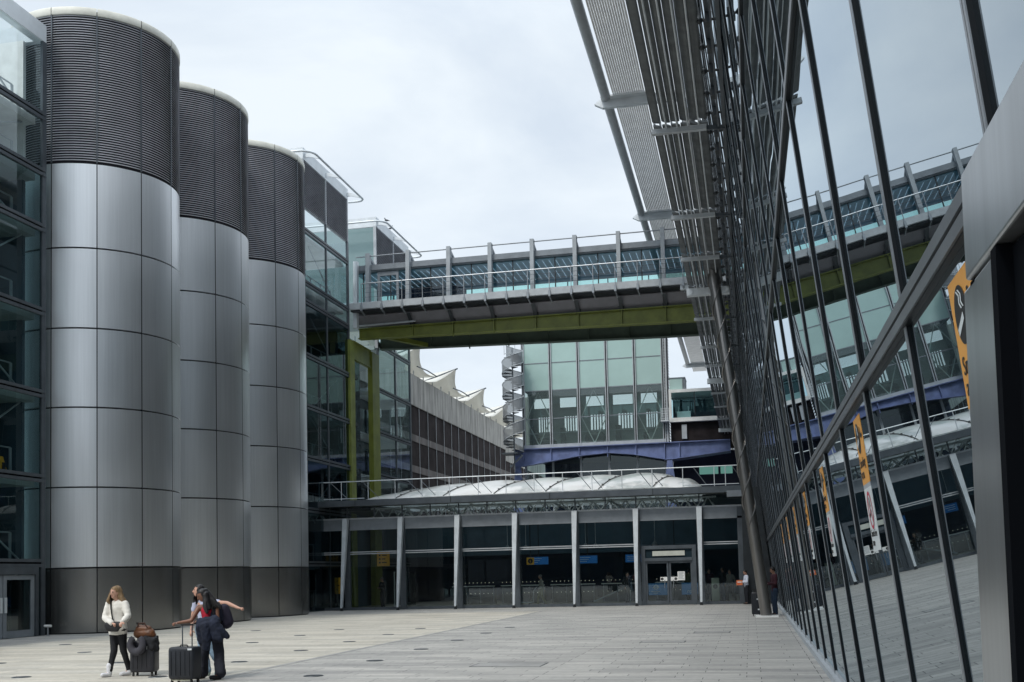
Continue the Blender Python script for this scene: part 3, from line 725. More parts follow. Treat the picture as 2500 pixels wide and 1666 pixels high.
for x in FX:
    b = MB()
    b.prism([(x-.09,59.6,17.3),(x-.09,60.05,17.3),(x-.12,60.28,20.75),(x-.12,59.88,20.75)], (.22,0,0))
    fn = b.build('fin', M_fin, BR, smooth=False)
    MB().beam((x,60.15,20.6),(x+.03,61.9,20.02),.12,.16).build('strut', M_grey, fn, smooth=False)
MB().path([(X0+.1,60.1,20.62),(FX[-1],60.1,20.66)], .036, 8).build('top_rail', M_grey, BR)
b = MB(); b.prism([(-22.2,59.6,16.3),(-22.2,59.95,16.3),(-22.2,60.1,20.3),(-22.2,59.75,20.3)], (.22,0,0)); b.build('end_post', M_alu_lt, BR, smooth=False)
# walkway railing
b = MB()
for z in (18.76,): b.tube((-21.5,59.2,z),(X1,59.2,z),.035,n=8)
b.build('handrail', M_alu, BR)
b = MB()
for z in (17.95,18.22,18.49): b.tube((-21.5,59.2,z),(X1,59.2,z),.011,n=6)
b.build('railing_wires', M_frame, BR)
x = -21.5
while x < X1:
    b = MB(); b.box(x-.018,x+.018,59.10,59.15,17.1,18.78).box(x-.06,x+.06,59.05,59.15,17.15,17.5); b.beam((x,59.1,17.15),(x+.05,59.7,16.95),.06,.08); b.build('railing_post', M_alu, BR, smooth=False); x += 1.2315
# sloped soffit with brackets
b = MB(); b.box(X0,X1,59.35,60.15,17.2,17.28); b.build('walkway_underside', M_dark, BR, smooth=False)  # anthracite strip: the shadow zone under the walkway put into its colour
b = MB(); b.prism([(X0,60.15,17.12),(X0,60.75,16.55),(X0,60.75,16.65),(X0,60.2,17.2)], (X1-X0,0,0)); b.build('soffit', M_soffit2, BR, smooth=False)
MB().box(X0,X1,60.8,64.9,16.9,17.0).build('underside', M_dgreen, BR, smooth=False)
for x in FX[1:]:
    b = MB(); b.prism([(x-.10,59.8,16.98),(x-.10,60.78,16.48),(x-.10,60.72,16.42),(x-.10,60.6,16.42)], (.20,0,0)); b.box(x-.16,x+.16,60.62,60.70,16.40,16.95); b.build('soffit_bracket', M_dark, BR, smooth=False)
def girder(name, Y, xs, ztop, zb0, zb1, m, stiff=True):
    b = MB(); n = 14
    for k in range(n):
        xa = xs[0]+(xs[1]-xs[0])*k/n; xb = xs[0]+(xs[1]-xs[0])*(k+1)/n
        f = lambda q: zb0+(zb1-zb0)*min(1, q*1.25)
        za, zc = f(k/n), f((k+1)/n)
        b.prism([(xa,Y,za),(xb,Y,zc),(xb,Y,ztop),(xa,Y,ztop)], (0,.04,0))
        b.prism([(xa,Y-.22,za-.05),(xb,Y-.22,zc-.05),(xb,Y-.22,zc),(xa,Y-.22,za)], (0,.5,0))
    b.box(xs[0],xs[1],Y-.22,Y+.28,ztop,ztop+.05)
    if stiff:
        for x in FX[1:]: b.box(x-.02,x+.02,Y-.20,Y,zb0-.02 if x < -18 else zb1+.06,ztop)
    return b.build(name, m, BR, smooth=False)
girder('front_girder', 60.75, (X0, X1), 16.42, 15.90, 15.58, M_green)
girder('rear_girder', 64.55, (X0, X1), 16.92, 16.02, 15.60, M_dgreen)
b = MB(); b.beam((-20.6,60.95,15.95),(-19.2,64.4,16.05),.3,.25); b.build('diagonal_brace', M_green, BR, smooth=False)
MB().tube((-22.2,60.3,16.55),(-18.6,60.3,16.62),.06,n=8).build('drain_pipe', M_grey_lt, BR)
b = MB(); b.box(-3.2,-1.9,59.3,59.6,17.0,17.35); b.build('end_bracket', M_alu_lt, BR, smooth=False)

# ================================================================ multi-storey car park with fabric canopies
CP = thing('multistorey_car_park', 'long car park with a stained concrete parapet and dark cladding beyond the footbridge', 'car park', (-28, 110, 0))
b = MB()
for k in range(8):
    y0 = 73+6.65*k; b.box(-28.6,-28,y0+.01,y0+6.63,16.5,19.2)
b.build('parapet', M_conc, CP, smooth=False)
MB().box(-28.55,-28.05,126.2,190,15.2,17.9).build('far_parapet', M_conc, CP, smooth=False)
MB().box(-52,-28.12,73,190,0,16.5).build('parking_decks', M_brown, CP, smooth=False)
for z in (13.7, 11.0, 8.0):
    b = MB(); b.box(-28.12,-28.06,73,190,z-.32,z+.28); b.build('slab_edge', M_slab, CP, smooth=False)
for k in range(44):
    y = 72.8+2.66*k
    b = MB(); b.box(-28.05,-28.02,y-.025,y+.025,0,16.5 if y < 126 else 15.2); b.build('cladding_rib', M_grey_lt, CP, smooth=False)
b = MB()
y = 73.5
while y < 125: b.box(-28.35,-28.28,y-.04,y+.04,19.2,19.75); y += 2.9
b.build('roof_posts', M_grey_lt, CP, smooth=False)
for k in range(6):
    yt = 77.2+11.6*k
    f = thing('fabric_canopy', ['cream fabric canopy rising behind the pale green stair building', 'largest visible cream fabric canopy on the car park roof', 'second cream fabric canopy along the car park roof', 'third cream fabric canopy along the car park roof', 'fourth cream fabric canopy, close to the spiral staircase', 'last cream fabric canopy behind the spiral staircase'][k], 'canopy', (-30, yt, 19.2), 'cream fabric canopies on the car park roof')
    tip = Vector((-27.0, yt, 21.55)); low = Vector((-27.2, yt+5.6, 19.75)); bk = Vector((-37, yt-3, 19.6)); bk2 = Vector((-37, yt+6, 23.5)); lo2 = Vector((-27.6, yt-5.4, 19.4))
    n = 12
    def patch(a, c, d_, e_, sag1, sag2):
        b = MB(); vs = []
        for i in range(n+1):
            for j in range(n+1):
                u, v = i/n, j/n
                p = a*(1-u)*(1-v)+c*u*(1-v)+d_*u*v+e_*(1-u)*v
                p = p + Vector((-1.0*sag1*4*u*(1-u)*(1-v), 0, -sag1*4*u*(1-u)*(1-v)-sag2*4*v*(1-v)*4*u*(1-u)))
                vs.append(p)
        fs = [(i*(n+1)+j, (i+1)*(n+1)+j, (i+1)*(n+1)+j+1, i*(n+1)+j+1) for i in range(n) for j in range(n)]
        b.add(vs, fs); return b
    ob = patch(tip, low, bk2+Vector((0,3,-3)), bk, .62, .3).build('membrane', M_fabric, f)
    ob.modifiers.new('s', 'SOLIDIFY').thickness = .03
    ob = patch(lo2, tip, bk, bk+Vector((0,-4,0)), .25, .2).build('membrane', M_fabric, f)
    ob.modifiers.new('s', 'SOLIDIFY').thickness = .03
    b = MB(); b.beam((-30.5, yt-4.8, 19.0), tip+Vector((.1,.15,.03)), .34, .30, w1=.10, h1=.12); b.build('raking_arm', M_frame, f, smooth=False)
    b = MB(); b.path([low+Vector((0,-6,-.15)), low+Vector((0,-3,.02)), low], .06, 6); b.build('edge_tube', M_frame, f)

# ================================================================ glass office block with blue girder
OB = thing('glass_office_building', 'pale green glass building on a blue girder, seen under the footbridge', 'building', (-12.2, 88, 6))
MX = [-17.92,-15.62,-13.29,-10.96,-8.66,-6.37]
YF, YK = 88.0, 91.2
for k in range(5):
    xa, xb = MX[k], MX[k+1]
    for z0, z1, m in ((16.8,19.1,M_span),(19.1,21.6,M_span),(21.6,24.2,M_span),(12.3,14.45,M_tglass),(14.45,16.8,M_tglass)):
        MB().quad((xa,YF,z0+.02),(xb,YF,z0+.02),(xb,YF,z1-.02),(xa,YF,z1-.02)).build('window', m, OB, smooth=False, fix=False)
    for z0, z1 in ((5.6,8.2),(8.2,11.6)):
        MB().quad((xa,YF+.4,z0),(xb,YF+.4,z0),(xb,YF+.4,z1),(xa,YF+.4,z1)).build('lower_window', M_lglass, OB, smooth=False, fix=False)
for x in MX:
    for dx in (-.085,.085):
        b = MB(); b.box(x+dx-.035,x+dx+.035,YF-.14,YF+.02,11.95,24.2); b.build('mullion', M_grey_lt, OB, smooth=False)
    b = MB(); b.box(x-.05,x+.05,YF-.05,YF+.02,11.95,24.2); b.build('joint', M_dark, OB, smooth=False)
    MB().box(x-.09,x+.09,YF+.3,YF+.5,5.6,11.6).build('lower_mullion', M_grey_lt, OB, smooth=False)
for z in (14.45,16.8,19.1,21.6):
    b = MB(); b.box(MX[0],MX[-1],YF-.02,YF+.03,z-.04,z+.04); b.build('transom', M_grey, OB, smooth=False)
MB().box(MX[0],MX[-1],YF+.3,YF+.42,8.15,8.25).build('lower_transom', M_grey, OB, smooth=False)
MB().box(MX[0]-.1,MX[-1]+.1,YF-.10,YF+.1,11.95,12.3).build('sill_band', M_grey_lt, OB, smooth=False)
MB().box(MX[0],MX[-1],YF+.05,YK+.5,16.85,24.2).build('upper_core', M_room, OB, smooth=False)
MB().box(MX[0],MX[-1],YF+.1,YK,12.0,12.25).build('floor_slab', M_grey, OB, smooth=False)
MB().box(MX[0]-.1,MX[-1],YF+.5,97.6,11.6,11.9).build('lower_ceiling', M_dark, OB, smooth=False)
M_obwall = mat('pale_back_wall', (.36,.39,.38), .7, var=.1, vscale=.6)
b = MB()
bx0, bx1 = MX[0]-.6, MX[-1]
WA = [(-17.05,-15.74),(-14.88,-13.52),(-12.71,-11.24),(-10.49,-8.87),(-8.21,-6.9)]
WB = [(-16.7,-15.74),(-14.53,-13.47),(-12.36,-11.2),(-10.08,-8.92),(-7.81,-6.9)]
def pierced(ws, z0, z1):
    x = bx0
    for a, c in ws:
        a *= 1.036; c *= 1.036; b.box(x, a, YK, YK+.15, z0, z1); x = c
    b.box(x, bx1, YK, YK+.15, z0, z1)
b.box(bx0,bx1,YK,YK+.15,12.25,13.4); pierced(WB, 13.4, 15.05); b.box(bx0,bx1,YK,YK+.15,15.05,15.8); pierced(WA, 15.8, 16.65); b.box(bx0,bx1,YK,YK+.15,16.65,16.85)
for a, c in WB:
    a *= 1.036; c *= 1.036
    for q in range(1,5): b.box(a+(c-a)*q/5-.05,a+(c-a)*q/5+.05,YK-.02,YK+.1,13.4,15.05)
    b.box(a,c,YK-.02,YK+.05,13.4,13.75)
b.build('back_wall', M_obwall, OB, smooth=False)
b = MB(); b.box(MX[0]-.02,MX[0]+.1,YF+1.8,YK,12.3,16.85); b.build('left_wall', M_obwall, OB, smooth=False)
for k in (0, 2, 4):
    xa, xb = MX[k]+.12, MX[k+1]-.12; xm = (xa+xb)/2
    b = MB()
    b.beam((xa,YF+.5,14.5),(xm,YF+.5,16.75),.07,.07).beam((xb,YF+.5,14.5),(xm,YF+.5,16.75),.07,.07)
    b.beam((xa,YF+.5,14.5),(xm,YF+.5,12.3),.07,.07).beam((xb,YF+.5,14.5),(xm,YF+.5,12.3),.07,.07)
    b.build('cross_brace', M_white, OB, smooth=False)
b = MB(); 
for k in range(5): b.box(MX[k]+.4,MX[k]+.8,90,90.5,12.3,13.9 if k % 2 else 13.2)
b.path([(-17.3,89.4,12.3),(-17.0,89.4,13.0),(-17.5,89.4,14.0)], .12, 6).ball((-12.3,90,12.9),(.9,.4,.7),12,8).ball((-16.4,90,12.6),(.9,.4,.5),12,8)
b.build('furniture', M_dark, OB)
b = MB(); b.tube((MX[0],YF+.9,13.35),(MX[-1],YF+.9,13.35),.03,n=6); b.build('inner_handrail', M_grey_lt, OB)
# louvred side wall
MB().box(-6.37,-6.25,YF,YK,12,24.2).build('side_wall', M_louvback, OB, smooth=False)
b = MB(); z = 12.3
while z < 24.1: b.prism([(-6.25,YF+.1,z+.16),(-6.06,YF+.1,z),(-6.06,YF+.1,z-.03),(-6.25,YF+.1,z+.08)], (0,YK-YF-.1,0)); z += .24
b.build('side_louvres', M_louv, OB, smooth=False)
MB().box(-6.2,-6.05,YF-.1,YF+.1,12,24.2).build('corner_post', M_grey_lt, OB, smooth=False)
# blue girder, arched underneath
b = MB()
prof = [(-18.7,10.55),(-17.9,10.58),(-13.3,11.22),(-10.95,11.38),(-8.7,11.12),(-6.3,10.62)]
for (xa,za),(xb,zb) in zip(prof, prof[1:]):
    b.prism([(xa,87.6,za),(xb,87.6,zb),(xb,87.6,11.9),(xa,87.6,11.9)], (0,.06,0))
    b.prism([(xa,87.35,za-.06),(xb,87.35,zb-.06),(xb,87.35,zb),(xa,87.35,za)], (0,.6,0))
b.box(-18.75,-1.2,87.35,87.95,11.9,11.97)
for x in MX+[-5.2]: b.box(x-.03,x+.03,87.4,87.6,11.0 if x < -8 else 10.65,11.9)
prof = [(-6.3,10.62),(-5.8,10.62),(-1.2,11.10)]
for (xa,za),(xb,zb) in zip(prof, prof[1:]):
    b.prism([(xa,87.6,za),(xb,87.6,zb),(xb,87.6,11.9),(xa,87.6,11.9)], (0,.06,0)); b.prism([(xa,87.35,za-.06),(xb,87.35,zb-.06),(xb,87.35,zb),(xa,87.35,za)], (0,1.8,0))
b.build('blue_girder', M_blue, OB, smooth=False)
for x, w in ((-18.4,.5),(-6.0,.5)):
    b = MB(); b.prism([(x-.2,87.4,10.55),(x+.2,87.4,10.55),(x+.42,87.4,8.6),(x+.42,87.4,0),(x-.42,87.4,0),(x-.42,87.4,8.6)], (0,.3,0)); b.build('blue_leg', M_blue, OB, smooth=False)
MB().box(-18,-6.4,97.6,98,0,11.95).build('lower_back_wall', M_navy, OB, smooth=False)

# side wing with glass room, and box on its roof
SW = thing('glass_link_room', 'small glass room on a dark brown base, right of the pale green glass building', 'glass room', (-4, 88.5, 12))
b = MB(); b.box(-5.95,-.2,87.9,92,16.0,16.25).box(-5.95,-.2,87.9,92,13.62,13.95).box(-5.95,-5.75,87.9,88.1,13.95,16.0); b.build('frame', M_white, SW, smooth=False)
for xa, xb in ((-5.75,-3.9),(-3.9,-2.1),(-2.1,-.3)):
    o = MB().quad((xa,88,13.95),(xb,88,13.95),(xb,88,16.0),(xa,88,16.0)).build('window', M_bglass, SW, smooth=False, fix=False)
    MB().box(xb-.03,xb+.03,87.95,88.05,13.95,16.0).build('mullion', M_dark, o, smooth=False)
MB().box(-5.95,-.2,88.02,88.06,15.5,15.56).build('transom', M_dark, SW, smooth=False)
b = MB(); b.box(-5.9,-.2,91.9,92.0,13.95,16.0); b.build('inner_wall', M_room, SW, smooth=False)
b = MB(); b.box(-5.4,-4.3,89,89.4,14.0,14.6).box(-5.3,-5.25,89,89.05,14.6,15.0).box(-4.5,-4.45,89,89.05,14.6,15.0); b.build('white_counter', M_white, SW, smooth=False)
MB().box(-5.9,-.2,88.4,94,11.95,13.62).build('brown_base', M_brown, SW, smooth=False)
b = MB(); b.box(-5.0,-4.6,88.1,88.4,12.25,13.4); b.build('wall_lamp', M_grey_lt, SW, smooth=False)
b = MB(); b.box(-6.6,-5.95,87.2,87.9,13.62,13.72)
for k in range(5): b.tube((-6.55,87.25,13.85+.2*k),(-5.9,87.25,13.85+.2*k),.016,n=5)
for x in (-6.55,-6.2,-5.92): b.box(x-.02,x+.02,87.23,87.27,13.7,14.7)
b.build('balcony', M_alu_lt, SW, smooth=False)
MB().box(-6.2,.6,95,95.4,0,11.9).build('dark_back_wall', M_navy, SW, smooth=False)
b = MB()
for xa,xb in ((-4.0,-2.4),(-2.2,-1.2)): b.box(xa,xb,94.9,95,9.9,10.55)
b.build('lit_window', mat('lit_teal_window', (.2,.5,.45), .4, emit=((.35,.8,.68), .16)), SW, smooth=False)
RB = thing('rooftop_box', 'small pale green glass box on the roof of the glass link room', 'rooftop box', (-5.2, 89, 16.25))
MB().box(-5.88,-4.85,88.2,90.2,16.25,17.2).build('glass_wall', M_span, RB, smooth=False)
b = MB(); b.box(-5.92,-4.6,88.15,90.3,17.2,17.27).box(-4.85,-4.8,88.15,88.25,16.25,17.2).box(-4.8,-4.62,88.2,90.2,16.25,17.2); b.build('frame', M_grey, RB, smooth=False)

# spiral staircase
SP = thing('spiral_staircase', 'grey steel spiral staircase on the left end of the pale green glass building', 'staircase', (-18.45, 86.2, 10))
c = Vector((-18.42, 86.2, 0)); pitch = 1.86; r = .86; z0s, z1s = 11.6, 19.6
MB().tube(c+Vector((0,0,10.2)), c+Vector((0,0,20.2)), .06, n=12).build('centre_pole', M_grey, SP)
ns = 9
k = 0; z = z0s
while z < z1s:
    q = 2*pi*k/ns+.6
    b = MB(); b.prism([c+Vector((.05*cos(q),.05*sin(q),z)), c+Vector((r*cos(q),r*sin(q),z)), c+Vector((r*cos(q+2*pi/ns),r*sin(q+2*pi/ns),z))], (0,0,.05)); b.build('step', M_frame, SP, smooth=False)
    k += 1; z += pitch/ns
b = MB(); vs = []; nn = int((z1s-z0s)/pitch*28)
for i in range(nn+1):
    q = .6+2*pi*i/28; zz = z0s+pitch*i/28
    vs += [c+Vector((r*cos(q),r*sin(q),zz+.02)), c+Vector((r*cos(q),r*sin(q),zz+.95))]
b.add(vs, [(2*i,2*i+2,2*i+3,2*i+1) for i in range(nn)])
b.build('mesh_balustrade', glass('perforated_sheet', (.45,.47,.48), 1.2, diffuse=(.32,.34,.36), dmix=.55), SP, fix=False)
for off, rr in ((.97,.028),(.04,.03)):
    MB().path([c+Vector((r*cos(.6+2*pi*i/28), r*sin(.6+2*pi*i/28), z0s+pitch*i/28+off)) for i in range(nn+1)], rr, 6).build('handrail', M_grey_lt, SP)
b = MB(); b.box(-19.3,-18.0,85.4,87,11.4,11.5).box(-18.5,-17.9,85.9,88,19.5,19.6); b.build('landing', M_frame, SP, smooth=False)
b = MB()
for z in (19.6,20.5):
    b.path([(-18.95,85.6,z),(-18.0,85.6,z)], .025, 6)
for x in (-18.95,-18.5,-18.05): b.tube((x,85.6,19.5),(x,85.6,20.5),.022,n=6)
b.build('top_landing_rail', M_grey_lt, SP, smooth=False)
MB().beam((-17.9,87,11.4),(-18.9,86.6,10.4),.12,.12).build('landing_strut', M_grey_lt, SP, smooth=False)

# ================================================================ low glass station
ST = thing('station_building', 'low glass station with raked grey columns and a white cushion roof across the plaza end', 'station', (-11.5, 60, 0))
SX0, SX1, SY = -22.7, -.30, 55.0
CX = [-20.98,-17.90,-14.81,-11.75,-8.65,-5.54,-2.39]
b = MB(); b.cm = 0; b.box(SX0,SX1,54.15,54.30,5.48,5.80).box(SX0,SX1,54.30,57.0,5.62,5.76); b.cm = 1; b.box(SX0,SX1,54.30,55.1,5.50,5.60); b.build('roof_fascia', [M_frame, M_dark], ST, smooth=False)
b = MB(); b.box(SX0,SX1,57,76,5.4,5.55); b.build('roof_deck', M_dark, ST, smooth=False) if False else None
for x in (-20.2,-15.0,-9.8,-4.6): MB().box(x-.02,x+.02,54.13,54.15,5.48,5.80).build('fascia_joint', M_dark, ST, smooth=False)
edges = [SX0]+CX+[SX1]
for k in range(len(edges)-1):
    xa, xb = edges[k], edges[k+1]
    MB().quad((xa,SY,4.92),(xb,SY,4.92),(xb,SY,5.5),(xa,SY,5.5)).build('clerestory_window', M_cglass, ST, smooth=False, fix=False)
    MB().box(xa+.16,xb-.16,SY-.06,SY+.06,4.34,4.82).build('shutter_box', M_grey, ST, smooth=False)
    if k != 6:
        b = MB(); b.quad((xa,SY,.15),(xb,SY,.15),(xb,SY,3.0),(xa,SY,3.0)); b.quad((xa,SY,3.06),(xb,SY,3.06),(xb,SY,4.26),(xa,SY,4.26)); b.build('window', M_hglass, ST, smooth=False, fix=False)
        b = MB()
        for z in (2.98,3.08): b.box(xa+.1,xb-.1,SY-.05,SY+.02,z-.025,z+.025)
        b.build('transom', M_grey_lt, ST, smooth=False)
    else:
        b = MB(); b.quad((xa,SY,3.06),(xb,SY,3.06),(xb,SY,4.26),(xa,SY,4.26)); b.quad((xa,SY,.15),(-5.35,SY,.15),(-5.35,SY,3.0),(xa,SY,3.0)); b.quad((-2.62,SY,.15),(xb,SY,.15),(xb,SY,3.0),(-2.62,SY,3.0)); b.build('window', M_hglass, ST, smooth=False, fix=False)
for x in CX+[(CX[i]+CX[i+1])/2 for i in range(6)]:
    MB().box(x-.03,x+.03,SY-.03,SY+.05,4.9,5.5).build('clerestory_mullion', M_frame, ST, smooth=False)
for x in CX+[SX0+.1,SX1-.1]:
    MB().box(x-.16,x+.16,SY-.08,SY+.08,0,4.85).build('jamb_post', M_frame, ST, smooth=False)
b = MB(); b.box(SX0,SX1,SY-.10,SY+.1,4.82,4.90); b.build('head_rail', M_grey_lt, ST, smooth=False)
b = MB(); b.box(SX0,SX1,SY-.08,SY+.06,4.24,4.34); b.build('lower_rail', M_grey, ST, smooth=False)
b = MB(); b.box(SX0,-5.35,SY-.09,SY+.09,0,.15).box(-2.6,SX1,SY-.09,SY+.09,0,.15); b.build('base_rail', M_frame, ST, smooth=False)
for x in CX:
    b = MB()
    b.prism([(x-.055,53.93,.16),(x-.055,54.07,.16),(x-.14,54.96,4.85),(x-.14,54.62,4.85)], (.11,0,0)) if False else b.add(
        [(x-.05,53.92,.15),(x+.05,53.92,.15),(x+.05,54.08,.15),(x-.05,54.08,.15),(x-.135,54.62,4.86),(x+.135,54.62,4.86),(x+.135,54.92,4.86),(x-.135,54.92,4.86)],
        [(0,3,2,1),(4,5,6,7),(0,1,5,4),(1,2,6,5),(2,3,7,6),(3,0,4,7)])
    c_ = b.build('column', M_colpaint, ST, smooth=False)
    b = MB(); b.prism([(x-.09,54.0,0),(x+.09,54.0,0),(x+.035,54.0,.2),(x-.035,54.0,.2)], (0,.05,0)); b.tube((x-.07,54.02,.17),(x+.07,54.02,.17),.03,n=10); b.build('foot_pin', M_dark, c_, smooth=False)
# entrance doors
DR = MB().box(-5.35,-5.15,SY-.10,SY+.1,0,2.98).box(-2.82,-2.62,SY-.10,SY+.1,0,2.98).box(-5.15,-2.82,SY-.10,SY+.1,2.80,2.98).box(-5.15,-2.82,SY-.16,SY+.1,2.20,2.36).build('door_frame', M_frame, ST, smooth=False)
MB().quad((-5.15,SY,2.36),(-2.82,SY,2.36),(-2.82,SY,2.80),(-5.15,SY,2.80)).build('pane', M_spandk, DR, smooth=False)
MB().box(-4.78,-3.18,SY-.06,SY-.01,2.46,2.70).build('white_sign_panel', mat('pale_sign', (.50,.52,.47), .5, var=.08), DR, smooth=False)
for xa, xb in ((-5.15,-4.0),(-3.97,-2.82)):
    b = MB(); b.box(xa,xa+.09,SY-.05,SY+.05,.02,2.2).box(xb-.09,xb,SY-.05,SY+.05,.02,2.2).box(xa+.09,xb-.09,SY-.05,SY+.05,2.08,2.2).box(xa+.09,xb-.09,SY-.05,SY+.05,.02,.22)
    d_ = b.build('door', M_frame, ST, smooth=False)
    MB().quad((xa+.09,SY,.22),(xb-.09,SY,.22),(xb-.09,SY,2.08),(xa+.09,SY,2.08)).build('pane', M_hglass, d_, smooth=False)
    s = 1 if xa < -4.5 else -1
    b = MB(); xx = xb-.2 if s > 0 else xa+.2; b.tube((xx,SY-.12,.85),(xx,SY-.12,1.25),.02,n=8); b.build('handle', M_alu, d_)
def frontm(x, y, z): return Matrix.Translation((x, y, z)) @ Matrix(((1,0,0,0),(0,0,-1,0),(0,1,0,0),(0,0,0,1)))   # text facing -Y
def notice(x0, x1, z0, z1, lab, ic, body=None, y=SY-.07):
    t = thing('door_notice', lab, 'notice', ((x0+x1)/2, y, z0))
    MB().box(x0,x1,y-.005,y,z0,z1).build('paper', M_white, t, smooth=False)
    if ic:
        r_ = (z1-z0)*.36; cx_ = x0+r_+.02 if ic == 'l' else x1-r_-.02; cz_ = (z0+z1)/2
        MB().lathe((0,0,0),[(0,0),(r_,0)],18).build('mark', M_black2, t, smooth=False).matrix_local = Matrix.Identity(4)
        ob = t.children[-1] if t.children else None
        me = [o_ for o_ in COL.objects if o_.parent == t and o_.name.startswith('mark')][0]
        for v in me.data.vertices: p = v.co+parent_off(t); v.co = Vector((cx_+p.x, y-.008, cz_+p.y))-parent_off(t)
        text('i', r_*1.5, M_white, frontm(cx_-r_*.16, y-.009, cz_-r_*.5), t, ext=.0005)
    else:
        b = MB()
        for k in range(7): b.box(x0+.04,x1-.05-.03*(k%3),y-.008,y-.005,z1-.06-.05*k,z1-.045-.05*k)
        b.build('print_lines', M_grey, t, smooth=False)
notice(-4.42,-4.08,1.20,1.40,'small white information notice on the left door leaf','l')
notice(-3.90,-3.56,1.20,1.40,'small white information notice on the right door leaf','r')
notice(-3.56,-3.20,1.22,1.66,'tall white printed notice on the right door leaf',None)
# hall interior
b = MB(); b.box(SX0,SX1,55.15,78,0.0,.008); b.build('hall_floor', M_hallfloor, ST, smooth=False)
b = MB(); b.box(SX0,SX1,77,77.3,0,5.6).box(SX0-.2,SX0,55.1,77,0,5.6); b.box(SX0,SX1,65.5,66.0,2.9,5.4); b.build('hall_wall', M_room, ST, smooth=False)
b = MB(); b.box(SX0,-8,70,70.3,0,3.4); b.build('inner_partition', M_navy, ST, smooth=False)
b = MB(); b.box(SX0,SX1,66,77,5.3,5.5).box(SX0,-20.2,57,66,5.4,5.6).box(-2.3,SX1,57,66,5.4,5.6); b.build('hall_ceiling', M_dark, ST, smooth=False)
b = MB(); b.prism([(-.32,54.55,0),(gx(0)-.1,54.55,0),(gx(5.7)-.1,54.55,5.7),(-.32,54.55,5.7)], (0,.1,0)); b.build('end_panel', M_dark, ST, smooth=False)
b = MB(); b.box(-1.0,-.1,54.0,54.5,5.25,5.55); b.build('end_box', M_grey, ST, smooth=False)
def truss(y, z0, z1, n, m=M_white):
    b = MB(); w = (CX[-1]+.8+20.2)/n; b.tube((-20.2,y,z0),(-1.6,y,z0),.05,n=6); b.tube((-20.2,y,z1),(-1.6,y,z1),.05,n=6)
    for k in range(n):
        x = -20.2+w*k; b.tube((x,y,z0),(x+w/2,y,z1),.035,n=6); b.tube((x+w/2,y,z1),(x+w,y,z0),.035,n=6)
    b.build('roof_truss', m, ST)
truss(56.6, 4.75, 5.45, 22); truss(60.5, 4.9, 5.9, 14); truss(64.5, 4.9, 5.9, 14)
for x in (-19,-16,-13,-10,-7,-4):
    b = MB(); b.tube((x,56.8,5.4),(x+1.4,61,4.6),.06,n=6); b.tube((x+1.4,61,4.6),(x+.6,65.5,5.4),.06,n=6); b.build('roof_strut', M_grey_lt, ST)
for x, y in ((-12.9,58),(-12.0,58.6),(-8.6,58),(-8.2,59),(-4.9,58)):
    L_ = thing('pendant_lamp', 'pendant lamp hanging on a thin rod inside the glass station', 'pendant lamp', (x, y, 3.0), 'pendant lamps inside the station')
    MB().tube((x,y,3.28),(x,y,5.35),.015,n=6).build('rod', M_grey_lt, L_)
    MB().lathe((x,y,3.05),[(.02,.25),(.06,.22),(.15,.06),(.15,0),(0,0)],14).build('shade', M_grey, L_)
# ticket gates / desks
for k in range(5):
    x0 = -17.2+2.95*k
    if k == 4: x0 += .1
    g = thing('counter_rail', 'waist-high glazed counter with a pale rail inside the station', 'counter', (x0+1.2, 62, 0), 'glazed counters inside the station')
    MB().box(x0,x0+2.6,62,62.06,1.02,1.08).build('rail', M_white, g, smooth=False)
    b = MB()
    for q in range(4): b.box(x0+.1+.8*q,x0+.14+.8*q,62,62.05,0,1.02)
    b.build('posts', M_grey, g, smooth=False)
    MB().box(x0+.05,x0+2.55,62.1,62.7,0,.95).build('desk', M_dark, g, smooth=False)
    for zz, st in ((1.25,.24),(.62,.26)):
        b = MB(); xx = x0+.1
        while xx < x0+2.55: b.box(xx-.016,xx+.016,62.02,62.05,zz-.016,zz+.016); xx += st
        b.build('gate_lights', M_dot, g, smooth=False)
for k, (x, w) in enumerate(((-12.35,1.15),(-9.4,1.15),(-6.5,1.3),(-4.3,.5))):
    s_ = thing('departure_screen', ['blue departure screen above the third counter','blue departure screen in the middle of the hall','blue departure screen left of the entrance doors','small blue screen seen through the left door leaf'][k], 'screen', (x, 64, 2.2), 'blue screens hanging inside the station')
    MB().box(x-w/2,x+w/2,64,64.1,2.25,2.70).build('display', M_bluesc, s_, smooth=False)
    b = MB()
    for q in range(3): b.box(x-w/2+.12,x-w/2+.12+w*(.55-.1*q),63.99,64,2.58-.11*q,2.61-.11*q)
    b.build('text_lines', M_wdecal, s_, smooth=False)
    MB().tube((x,64.05,2.7),(x,64.05,5.3),.03,n=6).build('hanger', M_dark, s_)
